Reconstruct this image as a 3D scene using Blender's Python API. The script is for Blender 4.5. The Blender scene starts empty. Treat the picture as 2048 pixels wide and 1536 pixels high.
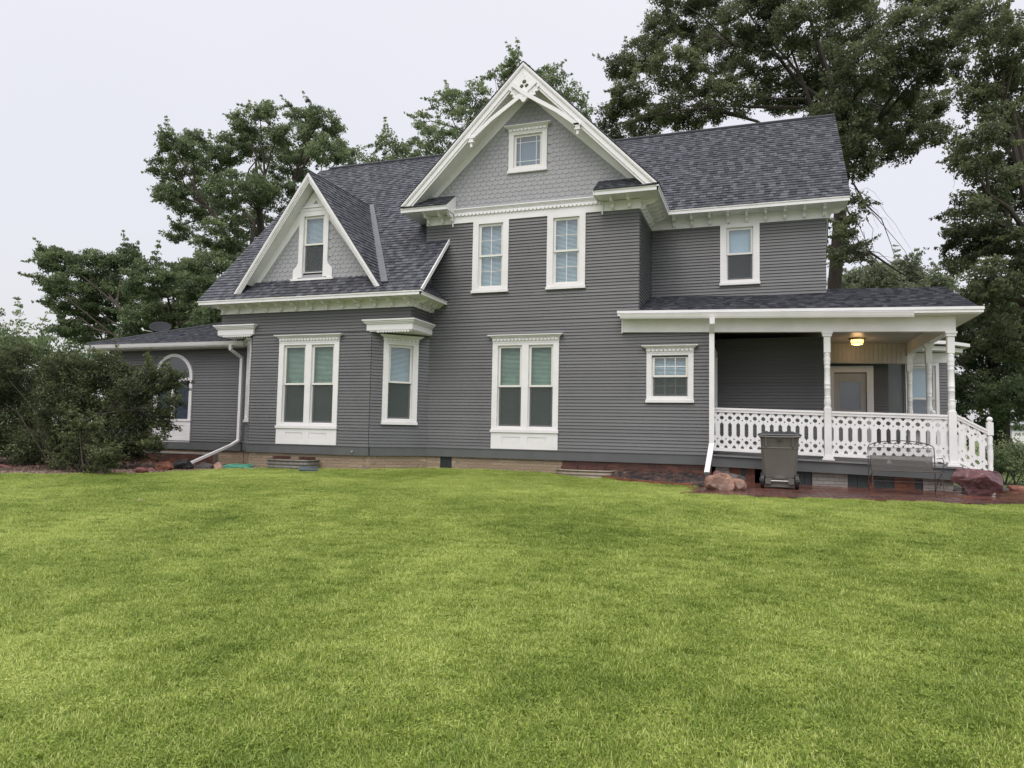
import bpy, math, random
import numpy as np
from mathutils import Matrix, Vector
random.seed(11)
rng = np.random.default_rng(7)
R = math.radians
scene = bpy.context.scene
COL = scene.collection

# ------------------------------------------------------------------ camera
yaw, pitch, roll, FPX = 0.33637543, 0.06601268, 0.01903104, 1425.36
Fv = Vector((-math.sin(yaw)*math.cos(pitch), math.cos(yaw)*math.cos(pitch), math.sin(pitch)))
Rv = Vector((math.cos(yaw), math.sin(yaw), 0)); Uv = Rv.cross(Fv)
R2 = Rv*math.cos(roll) + Uv*math.sin(roll); U2 = R2.cross(Fv)
cam = bpy.data.cameras.new('camera'); co = bpy.data.objects.new('camera', cam); COL.objects.link(co)
cam.sensor_width = 36; cam.lens = FPX/2048*36; cam.clip_start = .05; cam.clip_end = 3000
m = Matrix((R2, U2, -Fv)).transposed().to_4x4(); m.translation = Vector((0, 0, 1.5)); co.matrix_world = m
scene.camera = co

# ------------------------------------------------------------------ sky and sun (overcast)
SUN_EL, SUN_ROT = R(58), R(205)
world = bpy.data.worlds.new("World"); scene.world = world; world.use_nodes = True
nt = world.node_tree; nt.nodes.clear()
def wn(t, **k):
    n = nt.nodes.new(t)
    for a, b in k.items(): setattr(n, a, b)
    return n
out = wn('ShaderNodeOutputWorld'); bg = wn('ShaderNodeBackground'); bg2 = wn('ShaderNodeBackground'); add = wn('ShaderNodeAddShader')
sky = wn('ShaderNodeTexSky'); sky.sky_type = 'NISHITA'; sky.sun_disc = False; sky.sun_elevation = SUN_EL; sky.sun_rotation = SUN_ROT
sky.dust_density = 5; sky.ozone_density = 1
bg.inputs['Strength'].default_value = .05
nt.links.new(sky.outputs[0], bg.inputs['Color'])
# cloud deck: an even grey-white cover, a touch brighter overhead than at the horizon
geo = wn('ShaderNodeTexCoord'); sep = wn('ShaderNodeSeparateXYZ'); nt.links.new(geo.outputs['Generated'], sep.inputs[0])
ramp = wn('ShaderNodeValToRGB'); e = ramp.color_ramp.elements
e[0].position = 0; e[0].color = (.64, .625, .645, 1); e[1].position = .75; e[1].color = (.81, .79, .80, 1)
nz = wn('ShaderNodeTexNoise'); nz.inputs['Scale'].default_value = 1.3; nz.inputs['Detail'].default_value = 3
mx = wn('ShaderNodeMixRGB'); mx.blend_type = 'MULTIPLY'; mx.inputs['Fac'].default_value = .12
nt.links.new(geo.outputs['Generated'], nz.inputs['Vector'])
nt.links.new(sep.outputs['Z'], ramp.inputs[0]); nt.links.new(ramp.outputs[0], mx.inputs[1]); nt.links.new(nz.outputs['Fac'], mx.inputs[2])
nt.links.new(mx.outputs[0], bg2.inputs['Color']); bg2.inputs['Strength'].default_value = 1.0
nt.links.new(bg.outputs[0], add.inputs[0]); nt.links.new(bg2.outputs[0], add.inputs[1]); nt.links.new(add.outputs[0], out.inputs[0])
sl = bpy.data.lights.new('sun', 'SUN'); sl.energy = 1.5; sl.angle = R(60); sl.color = (1, .985, .985)
so = bpy.data.objects.new('sun', sl); COL.objects.link(so)
# light comes from behind and right of the camera, high, softened by cloud
az = R(25); el = SUN_EL
sd = Vector((math.sin(az)*math.cos(el), -math.cos(az)*math.cos(el), math.sin(el)))
so.rotation_euler = sd.to_track_quat('Z', 'Y').to_euler(); so.location = (0, 0, 30)
scene.view_settings.view_transform = 'Standard'; scene.view_settings.look = 'None'
scene.view_settings.gamma = 1; scene.view_settings.exposure = .12; scene.view_settings.use_curve_mapping = False
scene.render.engine = 'CYCLES'
scene.cycles.max_bounces = 6; scene.cycles.transparent_max_bounces = 12

# ------------------------------------------------------------------ materials
MATS = {}
def mat(name, col, rough=.6, var=.1, nscale=6, bump=0, bscale=60, spec=.5, tone=None, rand=0, metallic=0, hue2=None, stretch=None, wear=None):
    """procedural paint/stone/plastic. tone: (colA, colB) mixed by the 'tone' attribute; rand: per-object brightness spread"""
    m = bpy.data.materials.new(name); m.use_nodes = True; t = m.node_tree; N = t.nodes; L = t.links
    b = N['Principled BSDF']; b.inputs['Roughness'].default_value = rough; b.inputs['Specular IOR Level'].default_value = spec
    b.inputs['Metallic'].default_value = metallic
    tc = N.new('ShaderNodeTexCoord'); src = tc.outputs['Object']
    if stretch:
        mp = N.new('ShaderNodeMapping'); mp.inputs['Scale'].default_value = stretch; L.new(src, mp.inputs[0]); src = mp.outputs[0]
    n = N.new('ShaderNodeTexNoise'); n.inputs['Scale'].default_value = nscale; n.inputs['Detail'].default_value = 6; L.new(src, n.inputs['Vector'])
    base = N.new('ShaderNodeRGB'); base.outputs[0].default_value = (*col, 1); cur = base.outputs[0]
    if tone:
        a = N.new('ShaderNodeAttribute'); a.attribute_name = 'tone'
        mm = N.new('ShaderNodeMixRGB'); mm.inputs[1].default_value = (*tone[0], 1); mm.inputs[2].default_value = (*tone[1], 1)
        L.new(a.outputs['Fac'], mm.inputs[0]); cur = mm.outputs[0]
    if hue2:
        mm = N.new('ShaderNodeMixRGB'); cr = N.new('ShaderNodeValToRGB'); cr.color_ramp.elements[0].position = .42; cr.color_ramp.elements[1].position = .6
        n2 = N.new('ShaderNodeTexNoise'); n2.inputs['Scale'].default_value = nscale*.35; n2.inputs['Detail'].default_value = 5; L.new(src, n2.inputs['Vector'])
        L.new(n2.outputs['Fac'], cr.inputs[0]); L.new(cr.outputs[0], mm.inputs[0]); L.new(cur, mm.inputs[1]); mm.inputs[2].default_value = (*hue2, 1); cur = mm.outputs[0]
    mr = N.new('ShaderNodeMapRange'); mr.inputs[3].default_value = 1-var*1.6; mr.inputs[4].default_value = 1+var*1.6; mr.inputs[1].default_value = .2; mr.inputs[2].default_value = .8
    L.new(n.outputs['Fac'], mr.inputs[0]); val = mr.outputs[0]
    if rand:
        oi = N.new('ShaderNodeObjectInfo'); m2 = N.new('ShaderNodeMapRange'); m2.inputs[3].default_value = 1-rand; m2.inputs[4].default_value = 1+rand
        L.new(oi.outputs['Random'], m2.inputs[0]); mu = N.new('ShaderNodeMath'); mu.operation = 'MULTIPLY'; L.new(val, mu.inputs[0]); L.new(m2.outputs[0], mu.inputs[1]); val = mu.outputs[0]
    if wear:   # (colour, amount): blotches of dirt / mildew
        n3 = N.new('ShaderNodeTexNoise'); n3.inputs['Scale'].default_value = 1.7; n3.inputs['Detail'].default_value = 8; n3.inputs['Roughness'].default_value = .65
        L.new(tc.outputs['Object'], n3.inputs['Vector'])
        cr = N.new('ShaderNodeValToRGB'); cr.color_ramp.elements[0].position = .5; cr.color_ramp.elements[1].position = .72; cr.color_ramp.elements[1].color = (wear[1],)*3+(1,)
        L.new(n3.outputs['Fac'], cr.inputs[0]); mm = N.new('ShaderNodeMixRGB'); mm.inputs[2].default_value = (*wear[0], 1); L.new(cr.outputs[0], mm.inputs[0]); L.new(cur, mm.inputs[1]); cur = mm.outputs[0]
    vm = N.new('ShaderNodeVectorMath'); vm.operation = 'SCALE'; L.new(cur, vm.inputs[0]); L.new(val, vm.inputs['Scale'])
    L.new(vm.outputs[0], b.inputs['Base Color'])
    if bump:
        nb = N.new('ShaderNodeTexNoise'); nb.inputs['Scale'].default_value = bscale; nb.inputs['Detail'].default_value = 4; L.new(src, nb.inputs['Vector'])
        bp = N.new('ShaderNodeBump'); bp.inputs['Strength'].default_value = bump; bp.inputs['Distance'].default_value = .01; L.new(nb.outputs['Fac'], bp.inputs['Height']); L.new(bp.outputs[0], b.inputs['Normal'])
    MATS[name] = m; return m
GREY = mat('grey_paint', (.135, .136, .141), .42, .06, 3, .12, 40, rand=.08, wear=((.112, .114, .12), .5))
GREYS = mat('grey_trim_paint', (.115, .12, .124), .42, .07, 3, .1, 40, wear=((.08, .085, .08), .5))
WHITE = mat('white_paint', (.83, .815, .825), .35, .025, 4, .08, 30, wear=((.66, .66, .62), .35))
WHITEW = mat('weathered_white_paint', (.82, .82, .82), .38, .03, 5, .1, 30, wear=((.55, .55, .52), .5))
CREAM = mat('sash_white', (.78, .76, .72), .4, .03, 5)
SCALE = mat('light_grey_scale_paint', (.34, .34, .36), .4, .05, 5, .1, 40, rand=.04)
BEAD = mat('porch_ceiling_paint', (.45, .44, .43), .4, .04, 5)
SH = [mat('shingle_tone_%s' % s, c, .42, .16, 40, .7, 260, rand=.14, spec=.55) for s, c in (('dark', (.043, .045, .058)), ('mid', (.072, .075, .092)), ('light', (.112, .116, .138)))]
METAL = mat('grey_flashing', (.16, .165, .18), .35, .1, 8, metallic=.3)
DARK = mat('dark_interior', (.02, .02, .02), .9)  # near-black colour standing in for unlit space behind openings
BLIND = mat('blind_slats', (.85, .87, .88), .5, .03)
LACE = mat('lace_curtain', (.7, .73, .8), .8, .25, 30, stretch=(6, 6, 1))
SHADE = mat('window_shade', (.28, .30, .35), .6, .05)
BRICKT = [mat('tan_brick_%s' % s, c, .7, .12, 20, .4, 90, rand=.08, hue2=(.26, .2, .15)) for s, c in (('plain', (.40, .295, .20)), ('pale', (.45, .345, .24)))]
BRICKR = [mat('red_brick_%s' % s, c, .5, .2, 25, .5, 80, rand=.15) for s, c in (('plain', (.14, .052, .035)), ('dark', (.09, .036, .028)))]
BRICKO = [mat('orange_brick_%s' % s, c, .6, .2, 25, .5, 80, rand=.12) for s, c in (('plain', (.24, .085, .045)), ('dark', (.17, .065, .04)))]
BRICKG = [mat('grey_brick_%s' % s, c, .7, .1, 20, .4, 90, rand=.06) for s, c in (('plain', (.33, .31, .285)), ('pale', (.38, .36, .33)))]
PAVER = [mat('wet_paver_%s' % s, c, .16, .3, 10, .25, 50, rand=.2, spec=.6) for s, c in (('plain', (.13, .055, .042)), ('dark', (.085, .045, .04)), ('orange', (.17, .068, .042)))]
MORTAR = mat('mortar', (.22, .19, .155), .9, .2, 30, .3)
PANEL = mat('dark_green_grey_panel', (.055, .068, .072), .5, .1)
DECK = mat('deck_paint', (.2, .205, .21), .3, .08, 8)
BIN = mat('bin_plastic', (.125, .116, .104), .4, .06, 5, .15, 300, wear=((.17, .16, .15), .4))
LID = mat('bin_lid_plastic', (.05, .052, .058), .3, .08, 5)
BLACK = mat('black_rubber', (.02, .02, .021), .45, .1)
STEEL = mat('galvanised_steel', (.5, .5, .48), .35, .1, 20, metallic=.7)
IRON = mat('rusty_iron', (.07, .055, .05), .45, .3, 30, metallic=.3)
ROCKS = dict(
    tan=mat('tan_boulder', (.36, .20, .14), .5, .3, 6, .8, 12, hue2=(.20, .12, .09)),
    purple=mat('purple_quartzite', (.15, .07, .075), .28, .25, 5, .7, 9, hue2=(.10, .05, .055), stretch=(1, 1, 3)),
    red=mat('red_stone', (.24, .095, .06), .5, .3, 8, .8, 16), pink=mat('pink_stone', (.42, .25, .2), .5, .2, 8, .6, 16),
    dark=mat('dark_stone', (.06, .05, .048), .5, .4, 8, .8, 18), maroon=mat('maroon_stone', (.16, .065, .06), .5, .3, 8, .8, 16))
BARK = mat('bark', (.055, .043, .034), .85, .3, 12, 1.0, 20, stretch=(1, 1, .25))
TWIG = mat('twig_bark', (.09, .07, .055), .85, .3, 12)
HOSE = mat('green_hose', (.13, .42, .30), .35, .08)
SPLASH = mat('slate_blue_plastic', (.05, .075, .085), .35, .1)
MULCH = mat('wet_mulch', (.075, .045, .032), .6, .5, 25, 1, 60, hue2=(.13, .085, .06))
CORR = mat('corrugated_steel', (.19, .18, .17), .45, .2, 12, metallic=.25, hue2=(.18, .165, .15))

def leafmat(name, a, b, rough=.45, trans=.35):
    m = bpy.data.materials.new(name); m.use_nodes = True; t = m.node_tree; N = t.nodes; L = t.links
    p = N['Principled BSDF']; p.inputs['Roughness'].default_value = rough; p.inputs['Specular IOR Level'].default_value = .35
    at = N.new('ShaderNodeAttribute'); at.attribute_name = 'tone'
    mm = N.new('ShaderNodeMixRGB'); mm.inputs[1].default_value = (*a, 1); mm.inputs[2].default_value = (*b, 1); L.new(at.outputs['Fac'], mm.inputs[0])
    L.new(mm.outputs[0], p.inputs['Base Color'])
    tr = N.new('ShaderNodeBsdfTranslucent'); mx = N.new('ShaderNodeMixShader'); mx.inputs[0].default_value = trans
    L.new(mm.outputs[0], tr.inputs[0]); L.new(p.outputs[0], mx.inputs[1]); L.new(tr.outputs[0], mx.inputs[2]); L.new(mx.outputs[0], N['Material Output'].inputs[0])
    return m
def glassmat(name, tint, fac=.1, rough=.02):
    m = bpy.data.materials.new(name); m.use_nodes = True; t = m.node_tree; N = t.nodes; L = t.links
    for n in list(N):
        if n.type == 'BSDF_PRINCIPLED': N.remove(n)
    tr = N.new('ShaderNodeBsdfTransparent'); tr.inputs[0].default_value = (*tint, 1)
    gl = N.new('ShaderNodeBsdfGlossy'); gl.inputs['Roughness'].default_value = rough; gl.inputs[0].default_value = (.9, .95, 1, 1)
    fr = N.new('ShaderNodeFresnel'); fr.inputs[0].default_value = 1.5
    ad = N.new('ShaderNodeMath'); ad.inputs[1].default_value = fac; L.new(fr.outputs[0], ad.inputs[0])
    gb = N.new('ShaderNodeNewGeometry'); sb = N.new('ShaderNodeMath'); sb.operation = 'SUBTRACT'; sb.inputs[0].default_value = 1; L.new(gb.outputs['Backfacing'], sb.inputs[1])
    mf = N.new('ShaderNodeMath'); mf.operation = 'MULTIPLY'; mf.use_clamp = True; L.new(ad.outputs[0], mf.inputs[0]); L.new(sb.outputs[0], mf.inputs[1])
    mx = N.new('ShaderNodeMixShader'); L.new(mf.outputs[0], mx.inputs[0]); L.new(tr.outputs[0], mx.inputs[1]); L.new(gl.outputs[0], mx.inputs[2])
    L.new(mx.outputs[0], N['Material Output'].inputs[0]); return m
GL_GREEN = glassmat('green_reflection_glass', (.76, .84, .80), .03)  # low-E green plus the reflection of unbuilt trees, put into the tint
GL_CLEAR = glassmat('clear_glass', (.86, .93, .95), .09)
GL_DARK = glassmat('dark_glass', (.7, .73, .76), .07)
def screenmat(name, col, a):
    m = bpy.data.materials.new(name); m.use_nodes = True; t = m.node_tree; N = t.nodes; L = t.links
    p = N['Principled BSDF']; p.inputs['Base Color'].default_value = (*col, 1); p.inputs['Roughness'].default_value = .7
    tr = N.new('ShaderNodeBsdfTransparent'); mx = N.new('ShaderNodeMixShader'); mx.inputs[0].default_value = a
    L.new(tr.outputs[0], mx.inputs[1]); L.new(p.outputs[0], mx.inputs[2]); L.new(mx.outputs[0], N['Material Output'].inputs[0]); return m
SCREEN = screenmat('insect_screen', (.085, .095, .095), .44)
BMESH = screenmat('expanded_metal', (.10, .095, .09), .5)

# ------------------------------------------------------------------ mesh helpers
def link(name, me, mats, parent=None):
    o = bpy.data.objects.new(name, me); COL.objects.link(o)
    for m in (mats if isinstance(mats, (list, tuple)) else [mats]):
        if m is not None and len(me.materials) < 8: me.materials.append(m)
    if parent is not None: o.parent = parent
    return o
def np_mesh(name, V, Fc, tone=None, smooth=False):
    me = bpy.data.meshes.new(name); V = np.asarray(V, np.float32); Fc = np.asarray(Fc, np.int32); k = Fc.shape[1]
    me.vertices.add(len(V)); me.vertices.foreach_set('co', V.ravel()); me.loops.add(Fc.size); me.loops.foreach_set('vertex_index', Fc.ravel())
    me.polygons.add(len(Fc)); me.polygons.foreach_set('loop_start', np.arange(0, Fc.size, k, dtype=np.int32)); me.polygons.foreach_set('loop_total', np.full(len(Fc), k, np.int32))
    if smooth: me.polygons.foreach_set('use_smooth', np.ones(len(Fc), bool))
    me.update(calc_edges=True)
    if tone is not None:
        a = me.attributes.new('tone', 'FLOAT', 'POINT'); a.data.foreach_set('value', np.asarray(tone, np.float32))
    return me
def tag(o, label=None, cat=None, group=None, kind=None):
    if label: o['label'] = label
    if cat: o['category'] = cat
    if group: o['group'] = group
    if kind: o['kind'] = kind
    return o
def empty(name, loc=(0, 0, 0), parent=None, **k):
    o = bpy.data.objects.new(name, None); COL.objects.link(o); o.location = loc; o.empty_display_size = .2
    if parent is not None: o.parent = parent
    return tag(o, **k)
class Fr:
    """wall frame: u along the wall, n outward, z up"""
    def __init__(s, ox, oy, ang=0, shear=0, x0=0):
        s.o = (ox, oy); s.U = (math.cos(ang), math.sin(ang)); s.N = (math.sin(ang), -math.cos(ang)); s.sh = shear; s.x0 = x0
    def __call__(s, u, n, z):
        x = s.o[0]+u*s.U[0]+n*s.N[0]; return (x, s.o[1]+u*s.U[1]+n*s.N[1], z - s.sh*(x-s.x0))
    def mat(s): return Matrix(((s.U[0], s.N[0], 0, s.o[0]), (s.U[1], s.N[1], 0, s.o[1]), (0, 0, 1, 0), (0, 0, 0, 1)))
W = Fr(0, 0, 0); W.N = (0, 1)     # world frame: u=x, n=y
class MB:
    def __init__(s, fr=W): s.v = []; s.f = []; s.fr = fr; s.sm = []
    def quadbox(s, P):   # 8 pts in frame coords, bottom 4 then top 4
        b = len(s.v); s.v += [s.fr(*p) for p in P]
        s.f += [tuple(b+i for i in q) for q in ((0, 3, 2, 1), (4, 5, 6, 7), (0, 1, 5, 4), (1, 2, 6, 5), (2, 3, 7, 6), (3, 0, 4, 7))]; return s
    def box(s, u0, u1, n0, n1, z0, z1):
        return s.quadbox([(u0, n0, z0), (u1, n0, z0), (u1, n1, z0), (u0, n1, z0), (u0, n0, z1), (u1, n0, z1), (u1, n1, z1), (u0, n1, z1)])
    def prism(s, poly, a, b, axis='n'):
        """extrude a 2-D outline: axis n -> (u,z); axis z -> (u,n); axis u -> (n,z)"""
        def P(p, t): return s.fr(p[0], t, p[1]) if axis == 'n' else s.fr(p[0], p[1], t) if axis == 'z' else s.fr(t, p[0], p[1])
        k = len(s.v); n = len(poly); s.v += [P(p, a) for p in poly] + [P(p, b) for p in poly]
        s.f.append(tuple(k+i for i in range(n))[::-1]); s.f.append(tuple(k+n+i for i in range(n)))
        s.f += [(k+i, k+(i+1) % n, k+n+(i+1) % n, k+n+i) for i in range(n)]; return s
    def tube(s, pts, r, seg=8, caps=True):
        pts = [Vector(s.fr(*p)) for p in pts]; k = len(s.v); n = len(pts); up = Vector((0, 0, 1)); pn = None
        for i, p in enumerate(pts):
            d = (pts[min(i+1, n-1)]-pts[max(i-1, 0)]).normalized()
            if pn is None: a = d.orthogonal().normalized()
            else: a = (pn - d*pn.dot(d)).normalized()
            pn = a; b = d.cross(a); rr = r[i] if isinstance(r, (list, tuple)) else r
            for j in range(seg):
                t = 2*math.pi*j/seg; s.v.append(tuple(p+(a*math.cos(t)+b*math.sin(t))*rr))
        for i in range(n-1):
            for j in range(seg): s.f.append((k+i*seg+j, k+i*seg+(j+1) % seg, k+(i+1)*seg+(j+1) % seg, k+(i+1)*seg+j))
        if caps: s.f.append(tuple(k+j for j in range(seg))[::-1]); s.f.append(tuple(k+(n-1)*seg+j for j in range(seg)))
        return s
    def lathe(s, cx, cy, prof, seg=20, square=False):
        k = len(s.v); n = len(prof)
        for r, z in prof:
            for j in range(seg):
                t = 2*math.pi*(j+.5)/seg
                s.v.append(s.fr(cx+r*math.cos(t), cy+r*math.sin(t), z))
        for i in range(n-1):
            for j in range(seg): s.f.append((k+i*seg+j, k+i*seg+(j+1) % seg, k+(i+1)*seg+(j+1) % seg, k+(i+1)*seg+j))
        s.f.append(tuple(k+j for j in range(seg))[::-1]); s.f.append(tuple(k+(n-1)*seg+j for j in range(seg))); return s
    def build(s, name, m, parent=None, smooth=False, bevel=0, **k):
        me = bpy.data.meshes.new(name); me.from_pydata(s.v, [], s.f); me.update()
        o = link(name, me, m, parent); 
        import bmesh
        bm = bmesh.new(); bm.from_mesh(me); bmesh.ops.recalc_face_normals(bm, faces=bm.faces)
        if bevel: bmesh.ops.bevel(bm, geom=[e for e in bm.edges], offset=bevel, segments=1, affect='EDGES')
        bm.to_mesh(me); bm.free()
        if smooth:
            me.polygons.foreach_set('use_smooth', [len(p.vertices) < 8 for p in me.polygons]); me.set_sharp_from_angle(angle=R(40))
        return tag(o, **k)
def cutout(name, outline, holes, fr, n0, depth, m, parent=None):
    """flat sawn board: outline with holes in (u,z), given real thickness"""
    cu = bpy.data.curves.new(name, 'CURVE'); cu.dimensions = '2D'; cu.fill_mode = 'BOTH'; cu.extrude = depth/2
    for pts in [outline]+holes:
        sp = cu.splines.new('POLY'); sp.points.add(len(pts)-1); sp.use_cyclic_u = True
        for i, p in enumerate(pts): sp.points[i].co = (p[0], p[1], 0, 1)
    o = bpy.data.objects.new('tmp', cu); COL.objects.link(o)
    dg = bpy.context.evaluated_depsgraph_get(); me = bpy.data.meshes.new_from_object(o.evaluated_get(dg)); bpy.data.objects.remove(o)
    for v in me.vertices: v.co = fr(v.co.x, n0+depth/2+v.co.z, v.co.y)
    me.name = name; me.materials.clear(); return link(name, me, m, parent)
def circ(cx, cy, r, n=10, a0=0): return [(cx+r*math.cos(a0+2*math.pi*i/n), cy+r*math.sin(a0+2*math.pi*i/n)) for i in range(n)]

# ------------------------------------------------------------------ pieces: the 300 that show largest become objects, the rest one joined part
CAM = Vector((0, 0, 1.5)); PIECES = {}; UNIT = {}
def unit(key, V, Fc, m):
    UNIT[key] = (np.array(V, np.float32), [tuple(f) for f in Fc], m)
BOXF = ((0, 3, 2, 1), (4, 5, 6, 7), (0, 1, 5, 4), (1, 2, 6, 5), (2, 3, 7, 6), (3, 0, 4, 7))
def piece(kind, key, M, parent, thing, score): PIECES.setdefault((thing.name, kind), []).append((score, key, M, parent, thing))
def emit_pieces(limit=300):
    for (tn, kind), lst in PIECES.items():
        lst.sort(key=lambda a: -a[0]); meshes = {}
        for sc, key, M, parent, thing in lst[:limit]:
            if key not in meshes:
                V, Fc, m_ = UNIT[key]; me = bpy.data.meshes.new(kind); me.from_pydata([tuple(v) for v in V], [], Fc); me.materials.append(m_); me.update(); meshes[key] = me
            o = bpy.data.objects.new(kind, meshes[key]); COL.objects.link(o); o.matrix_world = M; o.parent = parent
        rest = lst[limit:]
        if rest:
            V = []; Fs = []; mi = []; mats = []; b = 0
            for sc, key, M, parent, thing in rest:
                v, Fc, m_ = UNIT[key]
                if m_ not in mats: mats.append(m_)
                A = np.array(M); vv = v@A[:3, :3].T + A[:3, 3]; V.append(vv); Fs += [tuple(b+i for i in f) for f in Fc]; mi += [mats.index(m_)]*len(Fc); b += len(v)
            me = bpy.data.meshes.new(kind+'s'); me.from_pydata(np.concatenate(V).tolist(), [], Fs); me.polygons.foreach_set('material_index', mi)
            o = link({'fish_scale': 'fish_scales'}.get(kind, kind+'s'), me, mats, rest[0][4]); o['kind'] = 'stuff'
def score_at(p, size): return size/max((Vector(p)-CAM).length, 1)

# ------------------------------------------------------------------ terrain
def sstep(a, b, x): t = np.clip((x-a)/(b-a), 0, 1); return t*t*(3-2*t)
def gz(x, y):
    x = np.asarray(x, float); y = np.asarray(y, float)
    z = .5*sstep(1.5, 12.3, y) + .07*np.exp(-((x+6)/2.6)**2)*sstep(12.8, 15, y) - .05*sstep(-10, -12.5, x)*sstep(8, 12, y)
    z = z + .012*np.sin(x*.9+1)*np.sin(y*.7) * sstep(12.6, 10, y)
    return z
def g1(x, y): return float(gz(x, y))
def grid_mesh(name, xs, ys, dz=0):
    X, Y = np.meshgrid(xs, ys); V = np.stack([X.ravel(), Y.ravel(), (gz(X, Y)+dz).ravel()], 1); nx = len(xs); ny = len(ys)
    i = np.arange(nx-1)[None, :]+nx*np.arange(ny-1)[:, None]; i = i.ravel(); return np_mesh(name, V, np.stack([i, i+1, i+nx+1, i+nx], 1), smooth=True)
def axis(lo, hi, inner_lo, inner_hi, step, ratio=1.35):
    a = list(np.arange(inner_lo, inner_hi+1e-6, step)); s = step
    while a[-1] < hi: s *= ratio; a.append(min(a[-1]+s, hi))
    s = step
    while a[0] > lo: s *= ratio; a.insert(0, max(a[0]-s, lo))
    return np.array(a)
SOIL = bpy.data.materials.new('lawn_turf'); SOIL.use_nodes = True
t = SOIL.node_tree; N = t.nodes; L = t.links; b = N['Principled BSDF']; b.inputs['Roughness'].default_value = .8
tc = N.new('ShaderNodeTexCoord'); n1 = N.new('ShaderNodeTexNoise'); n1.inputs['Scale'].default_value = 1.2; n1.inputs['Detail'].default_value = 8; L.new(tc.outputs['Object'], n1.inputs['Vector'])
n2 = N.new('ShaderNodeTexNoise'); n2.inputs['Scale'].default_value = 45; n2.inputs['Detail'].default_value = 4; L.new(tc.outputs['Object'], n2.inputs['Vector'])
ad = N.new('ShaderNodeMath'); L.new(n1.outputs['Fac'], ad.inputs[0]); L.new(n2.outputs['Fac'], ad.inputs[1])
cr = N.new('ShaderNodeValToRGB'); cr.color_ramp.elements[0].position = .75; cr.color_ramp.elements[0].color = (.06, .09, .022, 1); cr.color_ramp.elements[1].position = 1.25; cr.color_ramp.elements[1].color = (.13, .185, .045, 1)
cr.color_ramp.elements[1].position = 1.0
L.new(ad.outputs[0], cr.inputs[0]); L.new(cr.outputs[0], b.inputs['Base Color'])
ground = link('ground', grid_mesh('ground', axis(-900, 900, -24, 12, .4), axis(-60, 1500, 0, 18, .3)), SOIL); tag(ground, kind='structure')

# ------------------------------------------------------------------ house
HOUSE = empty('victorian_house', (-5, 15.5, .5), label='two storey grey clapboard farmhouse with white trim, three gables and a corner porch', cat='house')
H = HOUSE
def child(name, parent=None):
    o = bpy.data.objects.new(name, None); COL.objects.link(o); o.parent = parent or H; o.empty_display_size = .1
    return o
# parenting with baked world coordinates: keep house origin transform out of children
HOUSE.location = (0, 0, 0)
FA, FD, FB, FE, FC = Fr(0, 15.5), Fr(0, 14.5), Fr(0, 17.3), Fr(0, 15.5), Fr(0, 19.75)
FAS = Fr(-2.513, 15.5, math.pi/2)              # right flank of the gabled block
FPS = Fr(-.98, 15.5, math.pi/2)                # flank of the ground floor on the porch
FDS = Fr(-7.54, 14.5, math.pi/2)               # right flank of the dormered wing
FCR = Fr(-8.55, 14.5, math.pi/4); FCL = Fr(-12.9, 15.5, -math.pi/4)
EXPO = .0722
# clapboard unit: u 0..1, wedge thicker at the bottom, slight overlap under the board above
unit('clap', [(0, 0, 0), (1, 0, 0), (1, .027, 0), (0, .027, 0), (0, 0, .08), (1, 0, .08), (1, .003, .08), (0, .003, .08)], BOXF, GREY)
def subtract(a, b, holes):
    seg = [(a, b)]
    for h0, h1 in holes:
        ns = []
        for s0, s1 in seg:
            if h1 <= s0 or h0 >= s1: ns.append((s0, s1)); continue
            if h0 > s0: ns.append((s0, h0))
            if h1 < s1: ns.append((h1, s1))
        seg = ns
    return [s for s in seg if s[1]-s[0] > .02]
def wall(F, u0, u1, z0, z1, holes=(), rng_fn=None, name='wall', boards=True, hole_pad=.05, vis=1.0):
    """sheathing with true openings + lapped boards. holes: (u0,u1,z0,z1) outer casing rectangles"""
    w = child(name); w['kind'] = 'structure' if False else w.get('kind', 'thing')
    del w['kind']
    mb = MB(F); zs = sorted({z0, z1, *[h[2]+hole_pad for h in holes], *[h[3]-hole_pad for h in holes]}); zs = [z for z in zs if z0 <= z <= z1]
    if rng_fn is None:
        for za, zb in zip(zs, zs[1:]):
            if zb-za < .005: continue
            hs = [(h[0]+hole_pad, h[1]-hole_pad) for h in holes if h[2]+hole_pad < zb-.002 and h[3]-hole_pad > za+.002]
            for a, b_ in subtract(u0, u1, hs): mb.box(a, b_, -.12, 0, za, zb)
        mb.build('sheathing', GREYS, w)
    if not boards: return w
    z = z0; i = 0
    while z < z1-.02:
        f0, f1 = (u0, u1) if rng_fn is None else rng_fn(z)
        if f1-f0 > .05:
            hs = [(h[0]+.02, h[1]-.02) for h in holes if h[2]+.01 < z+EXPO*.6 and h[3]-.01 > z+EXPO*.4]
            for a, b_ in subtract(f0, f1, hs):
                # long runs are butted from separate boards, joints staggered
                cuts = [a]; 
                while b_-cuts[-1] > 4.4: cuts.append(cuts[-1]+random.uniform(1.8, 3.8))
                cuts.append(b_)
                for c0, c1 in zip(cuts, cuts[1:]):
                    h = min(1.0, (z1-z)/.08)
                    M = F.mat() @ Matrix.Translation((c0+.002, random.uniform(-.0015, .0015), z+random.uniform(-.0015, .0015))) @ Matrix.Diagonal((c1-c0-.004, 1, h, 1))
                    piece('clapboard', 'clap', M, w, H, score_at(M.translation, (c1-c0)*vis))
        z += EXPO; i += 1
    return w

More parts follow.
